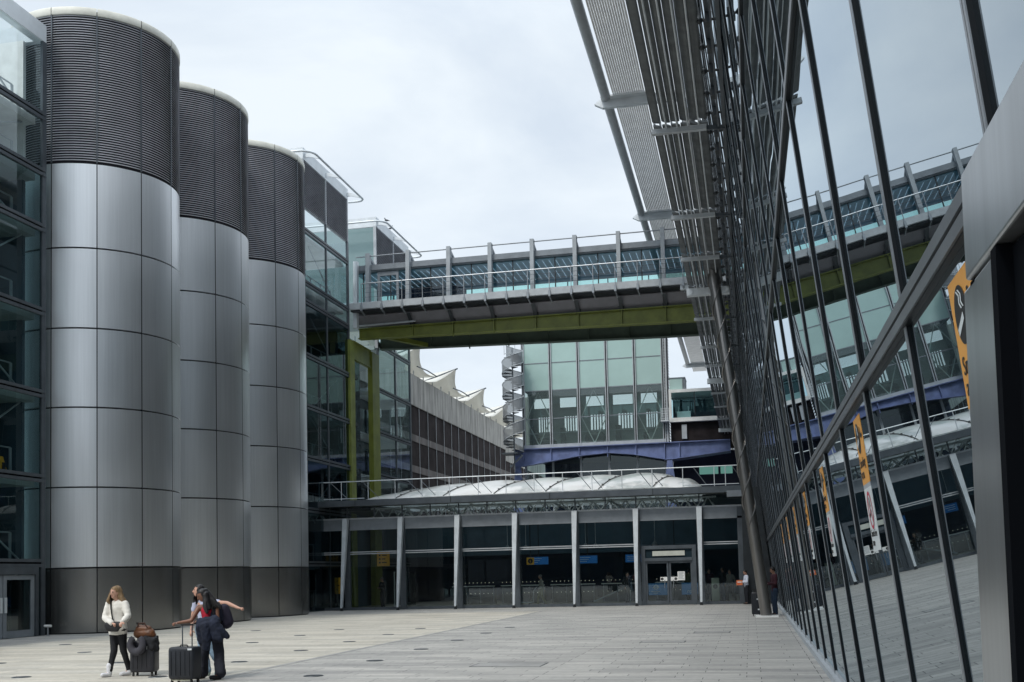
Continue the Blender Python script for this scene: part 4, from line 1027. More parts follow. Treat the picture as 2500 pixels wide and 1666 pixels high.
def ysign(x0, x1, y, z0, z1, lab, kind):
    t = thing('direction_sign', lab, 'sign', ((x0+x1)/2, y, z0))
    MB().box(x0,x1,y,y+.06,z0,z1).build('panel', M_yellow, t, smooth=False)
    if kind == 'i':
        cx_, cz_ = (x0+x1)/2, (z0+z1)/2; r_ = (z1-z0)*.36
        vs = [(cx_+r_*cos(2*pi*k/24), y-.006, cz_+r_*sin(2*pi*k/24)) for k in range(24)]; MB().add(vs, [tuple(range(24))]).build('mark', M_black2, t, smooth=False)
        text('i', r_*1.7, M_yellow, frontm(cx_-r_*.19, y-.012, cz_-r_*.6), t, ext=.001)
    else:
        b = MB(); n = 3
        for k in range(n):
            zz = z1-(z1-z0)*(.22+.26*k); b.box(x0+.12,x0+.22,y-.008,y,zz-.05,zz+.05)
        b.build('arrow_marks', M_black2, t, smooth=False)
        b = MB()
        for k in range(n):
            zz = z1-(z1-z0)*(.22+.26*k); b.box(x0+.30,x1-.15-.08*(k%2),y-.008,y,zz-.03,zz+.03)
        b.build('text_lines', M_black2, t, smooth=False)
    if z0 > 1: MB().tube(((x0+x1)/2,y+.03,z1),((x0+x1)/2,y+.03,5.3),.03,n=6).build('hanger', M_dark, t)
    return t
ysign(-23.6,-22.55,60.5,2.45,3.0,'yellow direction sign at the left end of the station, half behind the first raked column','d')
ysign(-21.1,-20.35,60,2.35,3.15,'square yellow direction sign hanging between the first two raked columns','d')
ysign(-11.65,-11.25,57,2.20,2.58,'small yellow information sign with a black round mark inside the station','i')
t = ysign(-22.55,-22.1,57,.85,1.75,'tall yellow stand sign on legs at the far left inside the station','d')
for dx in (.05,.35): MB().box(-22.55+dx,-22.5+dx,57.0,57.05,0,.85).build('leg', M_grey, t, smooth=False)
# blue hoarding with roundel and lettering, totem
t = thing('blue_hoarding', 'low blue hoarding with a white roundel behind the station doors', 'hoarding', (-4.0, 58.5, 0))
MB().box(-5.35,-4.25,58.5,58.56,.42,1.05).build('board', M_hoard, t, smooth=False)
MB().box(-3.6,-2.75,58.5,58.56,.42,1.05).build('board', M_hoard, t, smooth=False)
vs = []; n = 28; rx, rz = -4.95, .84
for rr in (.135,.09): vs += [(rx+rr*cos(2*pi*k/n),58.49,rz+rr*sin(2*pi*k/n)) for k in range(n)]
b = MB(); b.add(vs, [(k,(k+1)%n,n+(k+1)%n,n+k) for k in range(n)]); b.box(rx-.17,rx+.17,58.485,58.495,rz-.03,rz+.03); b.build('roundel', M_wdecal, t, smooth=False)
text('ns', .30, M_wdecal, frontm(-3.32,58.49,.52), t)
b = MB(); b.box(-5.2,-4.75,58.49,58.5,.60,.63).box(-5.1,-4.85,58.49,58.5,.52,.55); b.build('text_lines', M_wdecal, t, smooth=False)
t = thing('help_point', 'pale freestanding help point with a round black mark right of the station doors', 'totem', (-1.75, 57, 0))
M_tot = mat('totem_grey', (.30,.32,.26), .5)
b = MB(); b.box(-1.98,-1.60,57,57.12,.12,1.28); b.build('panel', M_tot, t, smooth=False)
b = MB(); b.box(-1.95,-1.63,57.0,57.2,0,.12); b.build('foot', M_dark, t, smooth=False)
b = MB(); b.add([(-1.79+.12*cos(2*pi*k/20),56.99,.84+.12*sin(2*pi*k/20)) for k in range(20)], [tuple(range(20))]); b.build('mark', M_black2, t, smooth=False)
text('?', .18, M_tot, frontm(-1.835,56.985,.775), t)
t = thing('sloping_handrail', 'white sloping handrail on the floor inside the station', 'handrail', (-7.6, 59, 0))
MB().beam((-8.4,59,.12),(-6.5,60,.95),.05,.07).build('rail', M_grey_lt, t, smooth=False)
MB().beam((-6.5,60,0),(-6.5,60,.93),.05,.05).build('post', M_grey_lt, t, smooth=False)
for x in (-19.9, -19.2): 
    t = thing('glazed_partition', 'narrow white-edged glazed partition near the second raked column inside the station' if x < -19.5 else 'second narrow glazed partition, with notices, inside the station', 'partition', (x, 59.5, 0))
    MB().box(x-.03,x+.03,59.5,59.56,0,2.0).build('post', M_white, t, smooth=False)
    b = MB(); b.quad((x,59.53,.1),(x+.55,59.53,.1),(x+.55,59.53,1.95),(x,59.53,1.95)); b.build('pane', M_dglass, t, smooth=False)
# cushion roof
HX = [(-21.4,.05),(-20.0,.55),(-18.0,.95),(-14.5,1.12),(-10,1.18),(-6,1.22),(-4.4,1.15),(-3.2,.80),(-1.9,.05)]
def hx_(x):
    x = max(min(x, HX[-1][0]), HX[0][0])
    for (a, ha), (c, hc) in zip(HX, HX[1:]):
        if x <= c: q = (x-a)/(c-a); q = q*q*(3-2*q); return ha+(hc-ha)*q
    return .05
XS = [-21.4,-18.7,-16.0,-13.2,-10.4,-7.6,-4.8,-1.9]
def seam_pt(i, v, du=0):
    x = XS[i] + 1.9*(v**.8)*(1 if 0 < i < 7 else 0) + du
    return Vector((x, 56.3+9.8*v, 5.80 + hx_(x)*sin(pi*min(v*.98+.02, 1))**.62))
for i in range(7):
    n, m = 18, 14; vs = []
    for a in range(n+1):
        v = a/n; p0, p1 = seam_pt(i, v), seam_pt(i+1, v)
        for c in range(m+1):
            u = c/m; x = p0.x*(1-u)+p1.x*u; y = p0.y
            z = 5.80 + (hx_(x))*sin(pi*min(v*.98+.02, 1))**.62 + .17*(sin(pi*u)**.7)*sin(pi*v)**.5
            vs.append((x, y, z))
    MB().add(vs, [(a*(m+1)+c, a*(m+1)+c+1, (a+1)*(m+1)+c+1, (a+1)*(m+1)+c) for a in range(n) for c in range(m)]).build('roof_cushion', M_cushion, ST, ang=80)
for i in range(1, 7):
    rr = random.Random(i)
    b = MB(); b.path([seam_pt(i, v/20)+Vector((0,0,.03)) for v in range(21)], .028, 6)
    for v in range(1, 20, 2): p = seam_pt(i, v/20); b.box(p.x-.05,p.x+.05,p.y-.05,p.y+.05,p.z,p.z+.09)
    b.build('roof_seam', M_seam, ST)
b = MB(); b.box(SX0,SX1,54.3,56.4,5.76,5.79).box(SX0,-20.5,56.4,66,5.76,5.79).box(-2.2,SX1,56.4,66,5.76,5.79); b.build('roof_gutter', M_grey_lt, ST, smooth=False)
vs = []
for a in range(9):
    for c in range(9): u, v = a/8, c/8; vs.append((-2.4+2.2*u, 68+8*v, 6.2+.75*sin(pi*(.15+.7*u))*sin(pi*v)**.6))
MB().add(vs, [(a*9+c, a*9+c+1, (a+1)*9+c+1, (a+1)*9+c) for a in range(8) for c in range(8)]).build('roof_cushion', M_cushion, ST, ang=80)
# roof railing
RL = thing('roof_railing', 'thin steel railing along the front edge of the station roof', 'railing', (-11.5, 55, 5.8))
PX = [-22.55,-21.29,-19.78,-18.27,-16.79,-15.29,-13.72,-12.24,-10.75,-9.26,-7.74,-6.21,-4.68,-3.15,-1.6,-1.05]
b = MB(); b.tube((-22.55,55.0,6.86),(-.4,55.0,6.86),.025,n=8); b.build('top_rail', M_alu_lt, RL)
b = MB(); b.tube((-22.55,55.0,5.95),(-20,55.0,5.95),.02,n=6).tube((-3.15,55.0,5.95),(-.4,55.0,5.95),.02,n=6); b.build('bottom_rail', M_alu_lt, RL)
for i, x in enumerate(PX):
    MB().tube((x,55.0,5.78),(x,55.0,6.86),.02,n=6).build('post', M_alu_lt, RL)
for x in (-21.9,-20.1,-17.6,-16.9,-14.4,-13.8,-11.5,-10.9,-8.5,-7.9,-5.4,-4.8,-2.6,-.7):
    MB().tube((x,55.05,6.82),(x+.55,56.0,6.05),.02,n=6).build('prop', M_grey, RL)

# dark glazed building closing the plaza behind the camera (the station glass mirrors it)
OPB = thing('opposite_building', 'dark glazed building closing the plaza behind the camera', 'building', (-11.5, -28, 0))
MB().box(-90, 4, -38, -28.1, 0, 13).build('wall', M_dark, OPB, smooth=False)
for k in range(27):
    xa = -88+3.4*k
    b = MB()
    for z0, z1 in ((.3,3.6),(4.1,7.6),(8.1,11.8)): b.quad((xa,-28.06,z0),(xa+3.1,-28.06,z0),(xa+3.1,-28.06,z1),(xa,-28.06,z1))
    b.build('window', M_spandk, OPB, smooth=False)

# ================================================================ people, luggage, birds
def V3(*a): return Vector(a)
SKIN = {'fair': mat('fair_skin', (.52,.30,.22), .55, var=.05, vscale=20), 'brown': mat('brown_skin', (.20,.095,.06), .5, var=.05, vscale=20), 'tan': mat('tan_skin', (.36,.20,.14), .55, var=.05, vscale=20)}
def cloth(n, c, v=.12): return mat(n, c, .85, var=v, vscale=7, bump=.25, bscale=16)
M_eye = mat('eye_dark', (.02,.015,.012), .3); M_lip = mat('lips', (.32,.09,.08), .5)
def person(label, root, P, skin, parts, hair=None, face=(0,-1,0), vox=.011, group=None, fingers=True):
    """P: joints relative to root (x right in the picture, y away, z up). parts: garments to dress."""
    root = Vector(root); t = thing('person', label, 'person', root, group)
    J = {k: root+Vector(v) for k, v in P.items() if not k.startswith('curl')}
    f = Vector(face).normalized(); up = V3(0,0,1); side = f.cross(up).normalized(); uph = side.cross(f).normalized()
    AX = Matrix((side, f, uph)).transposed()
    hc = J['head']
    sk = SKIN[skin]
    b = MB()
    b.ball(hc, (.070,.088,.108), 16, 12, AX); b.ball(hc+f*.022-uph*.055, (.052,.062,.055), 12, 8, AX)
    b.cap(hc+f*.084+uph*.02, .009, hc+f*.100-uph*.022, .015, 8)
    for s in (-1,1): b.ball(hc+side*s*.070-f*.005-uph*.005, (.012,.022,.032), 8, 6, AX)
    b.cap(J['neck'], .052, hc-uph*.05-f*.012, .047, 12)
    pel = (J['hipr']+J['hipl'])/2; sh = (J['shr']+J['shl'])/2; lat = (J['shr']-J['shl']).normalized()
    b.cap(pel, .125, pel+(sh-pel)*.45, .105, 14, .70, lat); b.cap(pel+(sh-pel)*.45, .105, pel+(sh-pel)*.84, .135, 14, .68, lat)
    b.cap(J['shr'], .052, J['shl'], .052, 12); b.cap(pel+(sh-pel)*.9, .10, J['neck'], .05, 12, .7, lat)
    hands = []
    for q in 'rl':
        b.cap(J['sh'+q], .050, J['el'+q], .038, 12); b.cap(J['el'+q], .039, J['wr'+q], .026, 12)
        b.cap(J['hip'+q], .086, J['kn'+q], .054, 12); b.cap(J['kn'+q], .054, J['an'+q], .036, 12)
        b.cap(J['an'+q]-V3(0,0,.03), .036, J['to'+q]+V3(0,0,.01), .030, 10)
        hd = (J['ha'+q]-J['wr'+q]); L = hd.length; hd.normalize()
        s_ = hd.cross(V3(0,0,1)); s_ = s_.normalized() if s_.length > .2 else V3(1,0,0)
        n_ = s_.cross(hd).normalized()
        w = J['wr'+q]; pe = w+hd*.075
        b.cap(w+hd*.01, .026, pe, .036, 10, .5, s_)
        curl = P.get('curl'+q, .5); dn = -n_ if n_.z > 0 else n_
        if fingers:
            for k, ln in enumerate((.060,.072,.068,.052)):
                o = pe + s_*(-.027+.018*k)
                m1 = o + (hd*cos(curl*.6)+dn*sin(curl*.6)).normalized()*ln*.55
                m2 = m1 + (hd*cos(curl*1.9)+dn*sin(curl*1.9)).normalized()*ln*.5
                b.cap(o, .0095, m1, .009, 6); b.cap(m1, .009, m2, .0075, 6)
            o = w+hd*.028-s_*.028; m1 = o+(hd*.6-s_*.75+dn*.25).normalized()*.034; b.cap(o, .012, m1, .010, 6); b.cap(m1, .010, m1+(hd*.9-s_*.15+dn*.4).normalized()*.03, .008, 6)
    body = remesh(b.build('body', sk, t), vox, 2)
    for s in (-1,1):
        MB().ball(hc+f*.0815+side*s*.030+uph*.014, (.012,.006,.007), 8, 6, AX).build('eye', M_eye, t)
        MB().ball(hc+f*.081+side*s*.030+uph*.032, (.018,.006,.004), 8, 6, AX).build('eyebrow', M_eye, t)
    MB().ball(hc+f*.082-uph*.052, (.022,.007,.007), 10, 6, AX).build('mouth', M_lip, t)
    for nm, m, caps, vx in parts:
        b = MB()
        for cdef in caps:
            if isinstance(cdef[0], str) and cdef[0] == 'ball': b.ball(cdef[1], cdef[2], 14, 10, cdef[3] if len(cdef) > 3 else None)
            elif isinstance(cdef[0], str): b.path(cdef[1], cdef[2], 20, ell=(1,.74), side=(1,0,0))
            else: b.cap(*cdef)
        remesh(b.build(nm, m, t), vx, 4, 0 if nm in ('shoe', 'sock') else (.012 if nm in ('sweater', 'trousers', 'shirt', 'top', 'jeans') else .006))
    if hair:
        m, caps = hair; b = MB()
        b.ball(hc-f*.016+uph*.022, (.080,.092,.104), 16, 12, AX)
        for cdef in caps: b.cap(*cdef)
        # cut the face free: keep hair behind a plane through the temples
        me_ = b.build('hair', m, t); remesh(me_, .008, 2, .014 if m.name.startswith('blond') else .007)
        bm = bmesh.new(); bm.from_mesh(me_.data); o = parent_off(t)
        kill = [v for v in bm.verts if (v.co+o-hc).dot(f) > .030 and (v.co+o-hc).dot(uph) < .062 and (v.co+o-hc).dot(uph) > -.16 and abs((v.co+o-hc).dot(side)) < .062]
        bmesh.ops.delete(bm, geom=kill, context='VERTS'); bm.to_mesh(me_.data); bm.free()
    return t, J
def legs(J, rh=.105, rk=.068, ra=.048, top=.13, lat=None, low=None):
    pel = (J['hipr']+J['hipl'])/2; lat = (J['hipr']-J['hipl']).normalized(); out = [(pel, top, pel+V3(0,0,.10), top*.98, 14, .72, lat)]
    for q in 'rl':
        a = J['an'+q] if low is None else J['kn'+q]+(J['an'+q]-J['kn'+q])*low
        out += [(J['hip'+q], rh, J['kn'+q], rk), (J['kn'+q], rk, a, ra)]
    return out
def shoes(J, r=.046, h=.05):
    out = []
    for q in 'rl':
        out += [(J['an'+q]+V3(0,0,-.01+h), r, J['an'+q]-V3(0,0,.05), r*1.0), (J['an'+q]-V3(0,0,.055), r*.95, J['to'+q]+V3(0,0,.012), r*.82)]
    return out
def torso(J, r=.15, flat=.68, hem=0, sleeves=1.0, rs=.066, re=.056, rw=.045):
    pel = (J['hipr']+J['hipl'])/2; sh = (J['shr']+J['shl'])/2; lat = (J['shr']-J['shl']).normalized()
    out = [(pel+V3(0,0,hem), r, pel+(sh-pel)*.5, r*.92, 16, flat, lat), (pel+(sh-pel)*.5, r*.92, pel+(sh-pel)*.86, r*.98, 16, flat, lat), (J['shr'], rs, J['shl'], rs), (pel+(sh-pel)*.9, r*.72, J['neck']-V3(0,0,.02), .062, 14, .75, lat)]
    for q in 'rl':
        e = J['el'+q]; 
        if sleeves <= .5: out.append((J['sh'+q], rs, J['sh'+q]+(e-J['sh'+q])*sleeves*2, re))
        else:
            out.append((J['sh'+q], rs, e, re)); out.append((e, re, e+(J['wr'+q]-e)*(sleeves*2-1), rw))
    return out
def rel(root, P): return {k: Vector(root)+Vector(v) for k, v in P.items() if not k.startswith('curl')}

# woman in the white sweater
R0 = (-11.60, 18.5, 0)
P0 = dict(head=(-.085,-.03,1.565), neck=(-.065,.015,1.425), shr=(-.235,.03,1.355), shl=(.105,.0,1.345), elr=(-.275,-.05,1.10), wrr=(-.02,-.24,1.005), har=(.09,-.28,.985), ell=(.215,-.08,1.13), wrl=(.225,-.27,1.03), hal=(.235,-.36,.985),
          hipr=(-.135,.02,.88), hipl=(.04,.0,.88), knr=(-.09,-.05,.49), knl=(.055,.03,.48), anr=(-.145,-.12,.10), anl=(.095,.16,.105), tor=(-.215,-.24,.035), tol=(.01,.03,.03), curlr=.9, curll=.9)
J = rel(R0, P0)
M_knit = cloth('white_knit', (.66,.64,.59), .07); M_legging = cloth('black_leggings', (.010,.011,.014)); M_sock = cloth('white_socks', (.62,.63,.66), .06)
M_blond = mat('blond_hair', (.26,.17,.085), .6, col2=(.10,.065,.035), vscale=26, vstretch=(1,1,.25), bump=.5, bscale=60)
hd = J['head']
hair = [(hd+V3(-.05,.03,.06),.06,hd+V3(-.085,.02,-.09),.055), (hd+V3(-.085,.02,-.09),.055,hd+V3(-.105,.0,-.19),.035), (hd+V3(.055,.05,.05),.06,hd+V3(.10,.05,-.08),.062), (hd+V3(.10,.05,-.08),.062,hd+V3(.165,.05,-.19),.040), (hd+V3(0,.07,.04),.08,hd+V3(.02,.09,-.16),.065), (hd+V3(.10,.06,-.05),.055,hd+V3(.155,.02,-.17),.040), (hd+V3(-.07,.0,-.02),.045,hd+V3(-.125,-.02,-.16),.036), (hd+V3(.12,.07,-.10),.045,hd+V3(.205,.04,-.20),.028), (hd+V3(0,.05,.05),.08,hd+V3(.03,.05,.06),.075)]
t_, J = person('woman in a white sweater, black leggings and white shoes pushing a loaded suitcase', R0, P0, 'fair',
    [('sweater', M_knit, torso(J, .165, .70, .10, 1.0, .074, .066, .052)+[('path',[(J['hipr']+J['hipl'])/2+V3(.0,0,q) for q in (.28,.15,.02,-.05,-.10)],[.13,.168,.18,.182,.178])], .012),
     ('leggings', M_legging, legs(J, .096, .064, .047, .125), .011),
     ('sock', M_sock, [(J['anr']+V3(0,0,.12),.052,J['anr']-V3(0,0,.02),.050),(J['anl']+V3(0,0,.12),.052,J['anl']-V3(0,0,.02),.050)], .010),
     ('shoe', mat('white_trainers', (.66,.67,.70), .5), shoes(J, .050, .0), .010)], (M_blond, hair), face=(-.24,-.96,-.10))
bg_ = thing('crossbody_bag', 'black crossbody bag worn across the white sweater', 'bag', J['hipr']+V3(.15,-.2,.05))
pr_ = [J['shr']+V3(.07,.05,.085), J['shr']+V3(.085,-.09,.06), J['shr']+V3(.13,-.155,-.08), J['shr']+V3(.17,-.175,-.25), J['shr']+V3(.22,-.185,-.39)]
MB().path(pr_, .024, 8, ell=(1,.35), side=(0,-1,0)).build('strap', M_black2, bg_)
b = MB(); b.cap(V3(-11.72,18.29,.955),.075,V3(-11.47,18.27,.965),.07,14,.6,(0,0,1)); b.cap(V3(-11.70,18.28,.92),.07,V3(-11.52,18.27,.90),.06,14,.6,(0,0,1)); remesh(b.build('pouch', mat('black_nylon', (.008,.008,.010), .6, var=.2, vscale=12), bg_), .01, 4)

def suitcase(label, c, w, dpt, z0, z1, hh, ang, m, hx0=None, poles=(-.3,.3)):
    t = thing('suitcase', label, 'suitcase', (c[0], c[1], 0))
    ca, sa = cos(ang), sin(ang)
    def P(u, v, z): return Vector((c[0]+u*ca-v*sa, c[1]+u*sa+v*ca, z))
    b = MB(); r = .05; pts = []
    for (su, sv) in ((1,1),(-1,1),(-1,-1),(1,-1)):
        a0 = {(1,1):0,(-1,1):pi/2,(-1,-1):pi,(1,-1):1.5*pi}[(su,sv)]
        for k in range(5): q = a0+pi/2*k/4; pts.append((su*(w/2-r)+r*cos(q), sv*(dpt/2-r)+r*sin(q)))
    lev = [(z0, .86), (z0+.015, .95), (z0+.05, 1), (z1-.05, 1), (z1-.015, .95), (z1, .86)]
    n = len(pts); vs = [P(u*s, v*s, z) for z, s in lev for u, v in pts]
    fs = [(i*n+j, i*n+(j+1)%n, (i+1)*n+(j+1)%n, (i+1)*n+j) for i in range(len(lev)-1) for j in range(n)]+[tuple(range(n))[::-1], tuple((len(lev)-1)*n+j for j in range(n))]
    b.add(vs, fs); b.build('shell', m, t)
    b = MB()
    for k in range(5): u = -w*.36+w*.18*k; b.beam(P(u,-dpt/2-.003,z0+.07), P(u,-dpt/2-.003,z1-.07), .012, .012)
    b.build('shell_ribs', m, t, smooth=False)
    for su in (-1,1):
        for sv in (-1,1):
            b = MB(); p = P(su*(w/2-.06), sv*(dpt/2-.05), .028); b.tube(p-V3(.013*ca,.013*sa,0), p+V3(.013*ca,.013*sa,0), .028, n=12); b.beam(p+V3(0,0,.01), P(su*(w/2-.06), sv*(dpt/2-.05), z0+.02), .03, .03); b.build('wheel', M_black2, t, smooth=False)
    b = MB()
    for u in poles: b.tube(P(u*w, dpt*.32, z1-.02), P(u*w, dpt*.32, hh), .011, n=8)
    b.build('handle_poles', M_frame, t)
    MB().beam(P(poles[0]*w-.02,dpt*.32,hh+.01), P(poles[1]*w+.02,dpt*.32,hh+.01), .035, .035).build('handle_grip', M_black2, t, smooth=False)
    b = MB(); b.path([P(-.08,-dpt*.1,z1), P(-.06,-dpt*.1,z1+.03), P(.06,-dpt*.1,z1+.03), P(.08,-dpt*.1,z1)], .012, 6); b.build('carry_handle', M_black2, t)
    return t, P
M_case1 = mat('charcoal_shell', (.022,.023,.030), .42, var=.15, vscale=5)
M_case2 = mat('black_shell', (.013,.016,.022), .45, var=.2, vscale=5)
t, PP = suitcase('charcoal wheeled suitcase with a white tag, loaded with bags, pushed by the woman in white', (-11.16, 18.62), .47, .30, .075, .66, .965, radians(10), M_case1, poles=(-.36,-.10))
MB().beam(PP(-.16,-.155,.44), PP(-.16,-.155,.52), .055, .004).build('luggage_tag', M_white, t, smooth=False)
MB().beam(PP(.10,-.156,.50), PP(.10,-.156,.56), .02, .004).build('zip_pull', M_alu_lt, t, smooth=False)
t = thing('neck_pillow', 'dark grey U-shaped neck pillow hung on the front of the loaded suitcase', 'neck pillow', PP(-.06,-.2,.62))
pts = [PP(-.07+.115*sin(q), -.22, .60-.14*cos(q)) for q in [radians(-150+300*k/16) for k in range(17)]]
remesh(MB().path(pts, [.055+.02*sin(pi*k/16) for k in range(17)], 12).build('cushion', cloth('pillow_grey', (.05,.05,.062)), t), .012, 4)
t = thing('brown_handbag', 'brown leather holdall on top of the charcoal suitcase', 'handbag', PP(0,.02,.72))
b = MB(); b.cap(PP(-.13,.02,.79),.095,PP(.10,.02,.78),.105,14); b.cap(PP(-.10,.02,.87),.085,PP(.06,.02,.86),.08,14); b.cap(PP(.02,.02,.80),.10,PP(.14,.02,.74),.08,14)
remesh(b.build('bag_body', mat('brown_leather', (.13,.050,.020), .5, var=.3, vscale=9, bump=.3, bscale=14), t), .012, 4)
MB().path([PP(-.12,-.05,.90), PP(-.08,-.06,.985), PP(.02,-.06,.985), PP(.07,-.05,.90)], .012, 8).build('handle', mat('dark_leather', (.06,.022,.012), .5), t)
t = thing('black_jacket', 'black jacket draped over the right side of the charcoal suitcase', 'jacket', PP(.15,0,.6))
b = MB(); b.cap(PP(.06,-.08,.68),.07,PP(.22,-.10,.66),.06,12); b.cap(PP(.22,-.08,.68),.065,PP(.26,-.08,.50),.06,12); b.cap(PP(.10,-.13,.66),.05,PP(.20,-.15,.52),.055,12); b.cap(PP(.24,-.02,.72),.04,PP(.28,-.04,.60),.03,12)
remesh(b.build('cloth', cloth('black_cloth', (.008,.009,.012)), t), .012, 3, .015)

# woman in red with navy coat over her arm
R1 = (-9.45, 17.95, 0)
P1 = dict(head=(-.115,-.09,1.49), neck=(-.06,.0,1.385), shr=(-.22,-.02,1.275), shl=(.085,.03,1.295), elr=(-.30,-.16,1.045), wrr=(-.50,-.26,1.015), har=(-.59,-.40,1.00), ell=(.15,-.04,1.03), wrl=(-.06,-.21,1.045), hal=(-.14,-.26,1.05),
          hipr=(-.10,.03,.87), hipl=(.08,.04,.87), knr=(-.13,.0,.47), knl=(.13,.03,.48), anr=(-.21,.10,.09), anl=(.20,-.08,.09), tor=(-.26,-.08,.035), tol=(.12,-.24,.04), curlr=1.3, curll=.6)
J = rel(R1, P1); hd = J['head']
M_redtop = cloth('red_top', (.42,.012,.035)); M_navycl = cloth('navy_cloth', (.010,.013,.030)); M_darktr = cloth('dark_trousers', (.014,.016,.026))
M_blackhair = mat('black_hair', (.010,.009,.010), .45, var=.4, vscale=26, vstretch=(1,1,.25), bump=.4, bscale=60)
hair = [(hd+V3(.05,.05,.02),.085,hd+V3(.15,.05,-.15),.065), (hd+V3(.06,.0,.0),.07,hd+V3(.14,-.02,-.22),.05), (hd+V3(.02,.04,.05),.085,hd+V3(.10,.06,-.06),.075), (hd+V3(.10,.06,-.06),.075,hd+V3(.21,.06,-.20),.045), (hd+V3(-.06,.0,.03),.05,hd+V3(-.095,-.03,-.14),.03), (hd+V3(.07,.0,.02),.06,hd+V3(.09,-.06,-.20),.045), (hd+V3(.09,-.06,-.20),.045,hd+V3(.13,-.08,-.30),.03), (hd+V3(.1,.05,.0),.06,hd+V3(.30,.06,-.22),.03)]
t_, J = person('long-haired woman in a red top with a navy coat over her arm', R1, P1, 'brown',
    [('top', M_redtop, torso(J, .142, .70, .02, .18, .050, .046)[:4], .011),
     ('dark_vest', M_navycl, [(J['shl']+V3(-.03,.0,.0),.068,J['shl']+V3(-.02,-.03,-.22),.085), (J['shl']+V3(-.0,.08,-.02),.07,J['hipl']+V3(.02,.08,.2),.09)], .011),
     ('trousers', M_darktr, legs(J, .112, .088, .085, .135)+[(J['knl'],.088,J['anl']+V3(.02,0,.02),.100),(J['knr'],.085,J['anr'],.088)], .012),
     ('shoe', mat('black_trainers', (.012,.012,.016), .5), shoes(J, .048, 0), .010)], (M_blackhair, hair), face=(-.62,-.62,-.45))
t = thing('navy_coat', 'navy coat hanging over the arm of the woman in red', 'coat', J['wrl']+V3(.1,0,-.2))
b = MB(); b.cap(V3(-9.55,17.72,1.02),.075,V3(-9.26,17.78,1.05),.085,12); b.cap(V3(-9.54,17.72,.95),.085,V3(-9.52,17.74,.66),.06,12); b.cap(V3(-9.42,17.70,.96),.10,V3(-9.42,17.72,.58),.07,12); b.cap(V3(-9.28,17.74,1.0),.10,V3(-9.22,17.78,.74),.10,12); b.cap(V3(-9.22,17.78,.88),.10,V3(-9.08,17.84,.76),.05,12); b.cap(V3(-9.2,17.8,.78),.07,V3(-9.26,17.8,.70),.06,10)
remesh(b.build('cloth', cloth('navy_coat_cloth', (.011,.016,.034), .3), t), .012, 3, .02)
t = thing('backpack', 'dark backpack on the back of the woman in red', 'backpack', (-9.28,18.2,1.1))
b = MB(); b.cap(V3(-9.30,18.16,1.24),.10,V3(-9.27,18.18,.98),.12,14); b.cap(V3(-9.25,18.16,1.2),.07,V3(-9.22,18.18,1.0),.09,12); remesh(b.build('bag_body', cloth('backpack_cloth', (.016,.014,.030)), t), .012, 3)
MB().path([V3(-9.36,18.10,1.34), V3(-9.37,17.93,1.36), V3(-9.36,17.83,1.26), V3(-9.33,17.86,1.10), V3(-9.30,18.06,1.0)], .02, 8, ell=(1,.5)).build('strap', M_black2, t)
t, PP = suitcase('large black wheeled suitcase with its handle raised, beside the woman in red', (-9.60, 17.30), .50, .30, .07, .62, .985, radians(-4), M_case2, poles=(-.22,.16))
MB().beam(PP(-.19,-.10,.055), PP(.18,-.10,.055), .03, .02).build('pale_base_trim', mat('pale_trim', (.45,.45,.35), .5), t, smooth=False)
MB().beam(PP(.15,-.155,.585), PP(.23,-.155,.585), .004, .03).build('grey_badge', M_alu_lt, t, smooth=False)

# girl behind, arm stretched out
R2 = (-9.90, 18.55, 0)
P2 = dict(head=(-.10,-.02,1.565), neck=(-.06,.02,1.42), shr=(-.19,.04,1.33), shl=(.14,.05,1.345), elr=(-.235,.0,1.07), wrr=(-.20,-.10,.86), har=(-.19,-.14,.76), ell=(.45,.02,1.33), wrl=(.70,-.02,1.235), hal=(.80,-.03,1.225),
          hipr=(-.10,.04,.88), hipl=(.07,.04,.88), knr=(-.12,.0,.48), knl=(.12,.06,.48), anr=(.10,-.05,.10), anl=(.27,.16,.11), tor=(.03,-.17,.035), tol=(.22,.02,.035), curlr=.6, curll=1.6)
P2['knr'] = (-.03,.0,.48)
J = rel(R2, P2); hd = J['head']
hair = [(hd+V3(.03,.04,.04),.07,hd+V3(.03,.07,-.14),.06), (hd+V3(-.05,.05,.0),.045,hd+V3(-.10,.04,-.20),.04), (hd+V3(.06,.03,.0),.05,hd+V3(.08,.04,-.18),.04)]
person('woman in a pale blue shirt and light jeans behind, stretching one arm out', R2, P2, 'fair',
    [('shirt', cloth('pale_blue_shirt', (.42,.45,.58)), torso(J, .138, .70, .10, .25, .058, .054)[:4]+[(J['shl'],.06,J['shl']+V3(.12,0,0),.056),(J['shr'],.06,J['shr']+V3(-.02,-.02,-.12),.058)], .011),
     ('jeans', cloth('light_denim', (.22,.32,.42), .25), legs(J, .105, .075, .066, .132), .011),
     ('shoe', mat('white_green_trainers', (.55,.60,.55), .5, col2=(.05,.22,.20), vscale=5), shoes(J, .048, 0), .010)], (M_blackhair, hair), face=(-.85,-.5,.05))

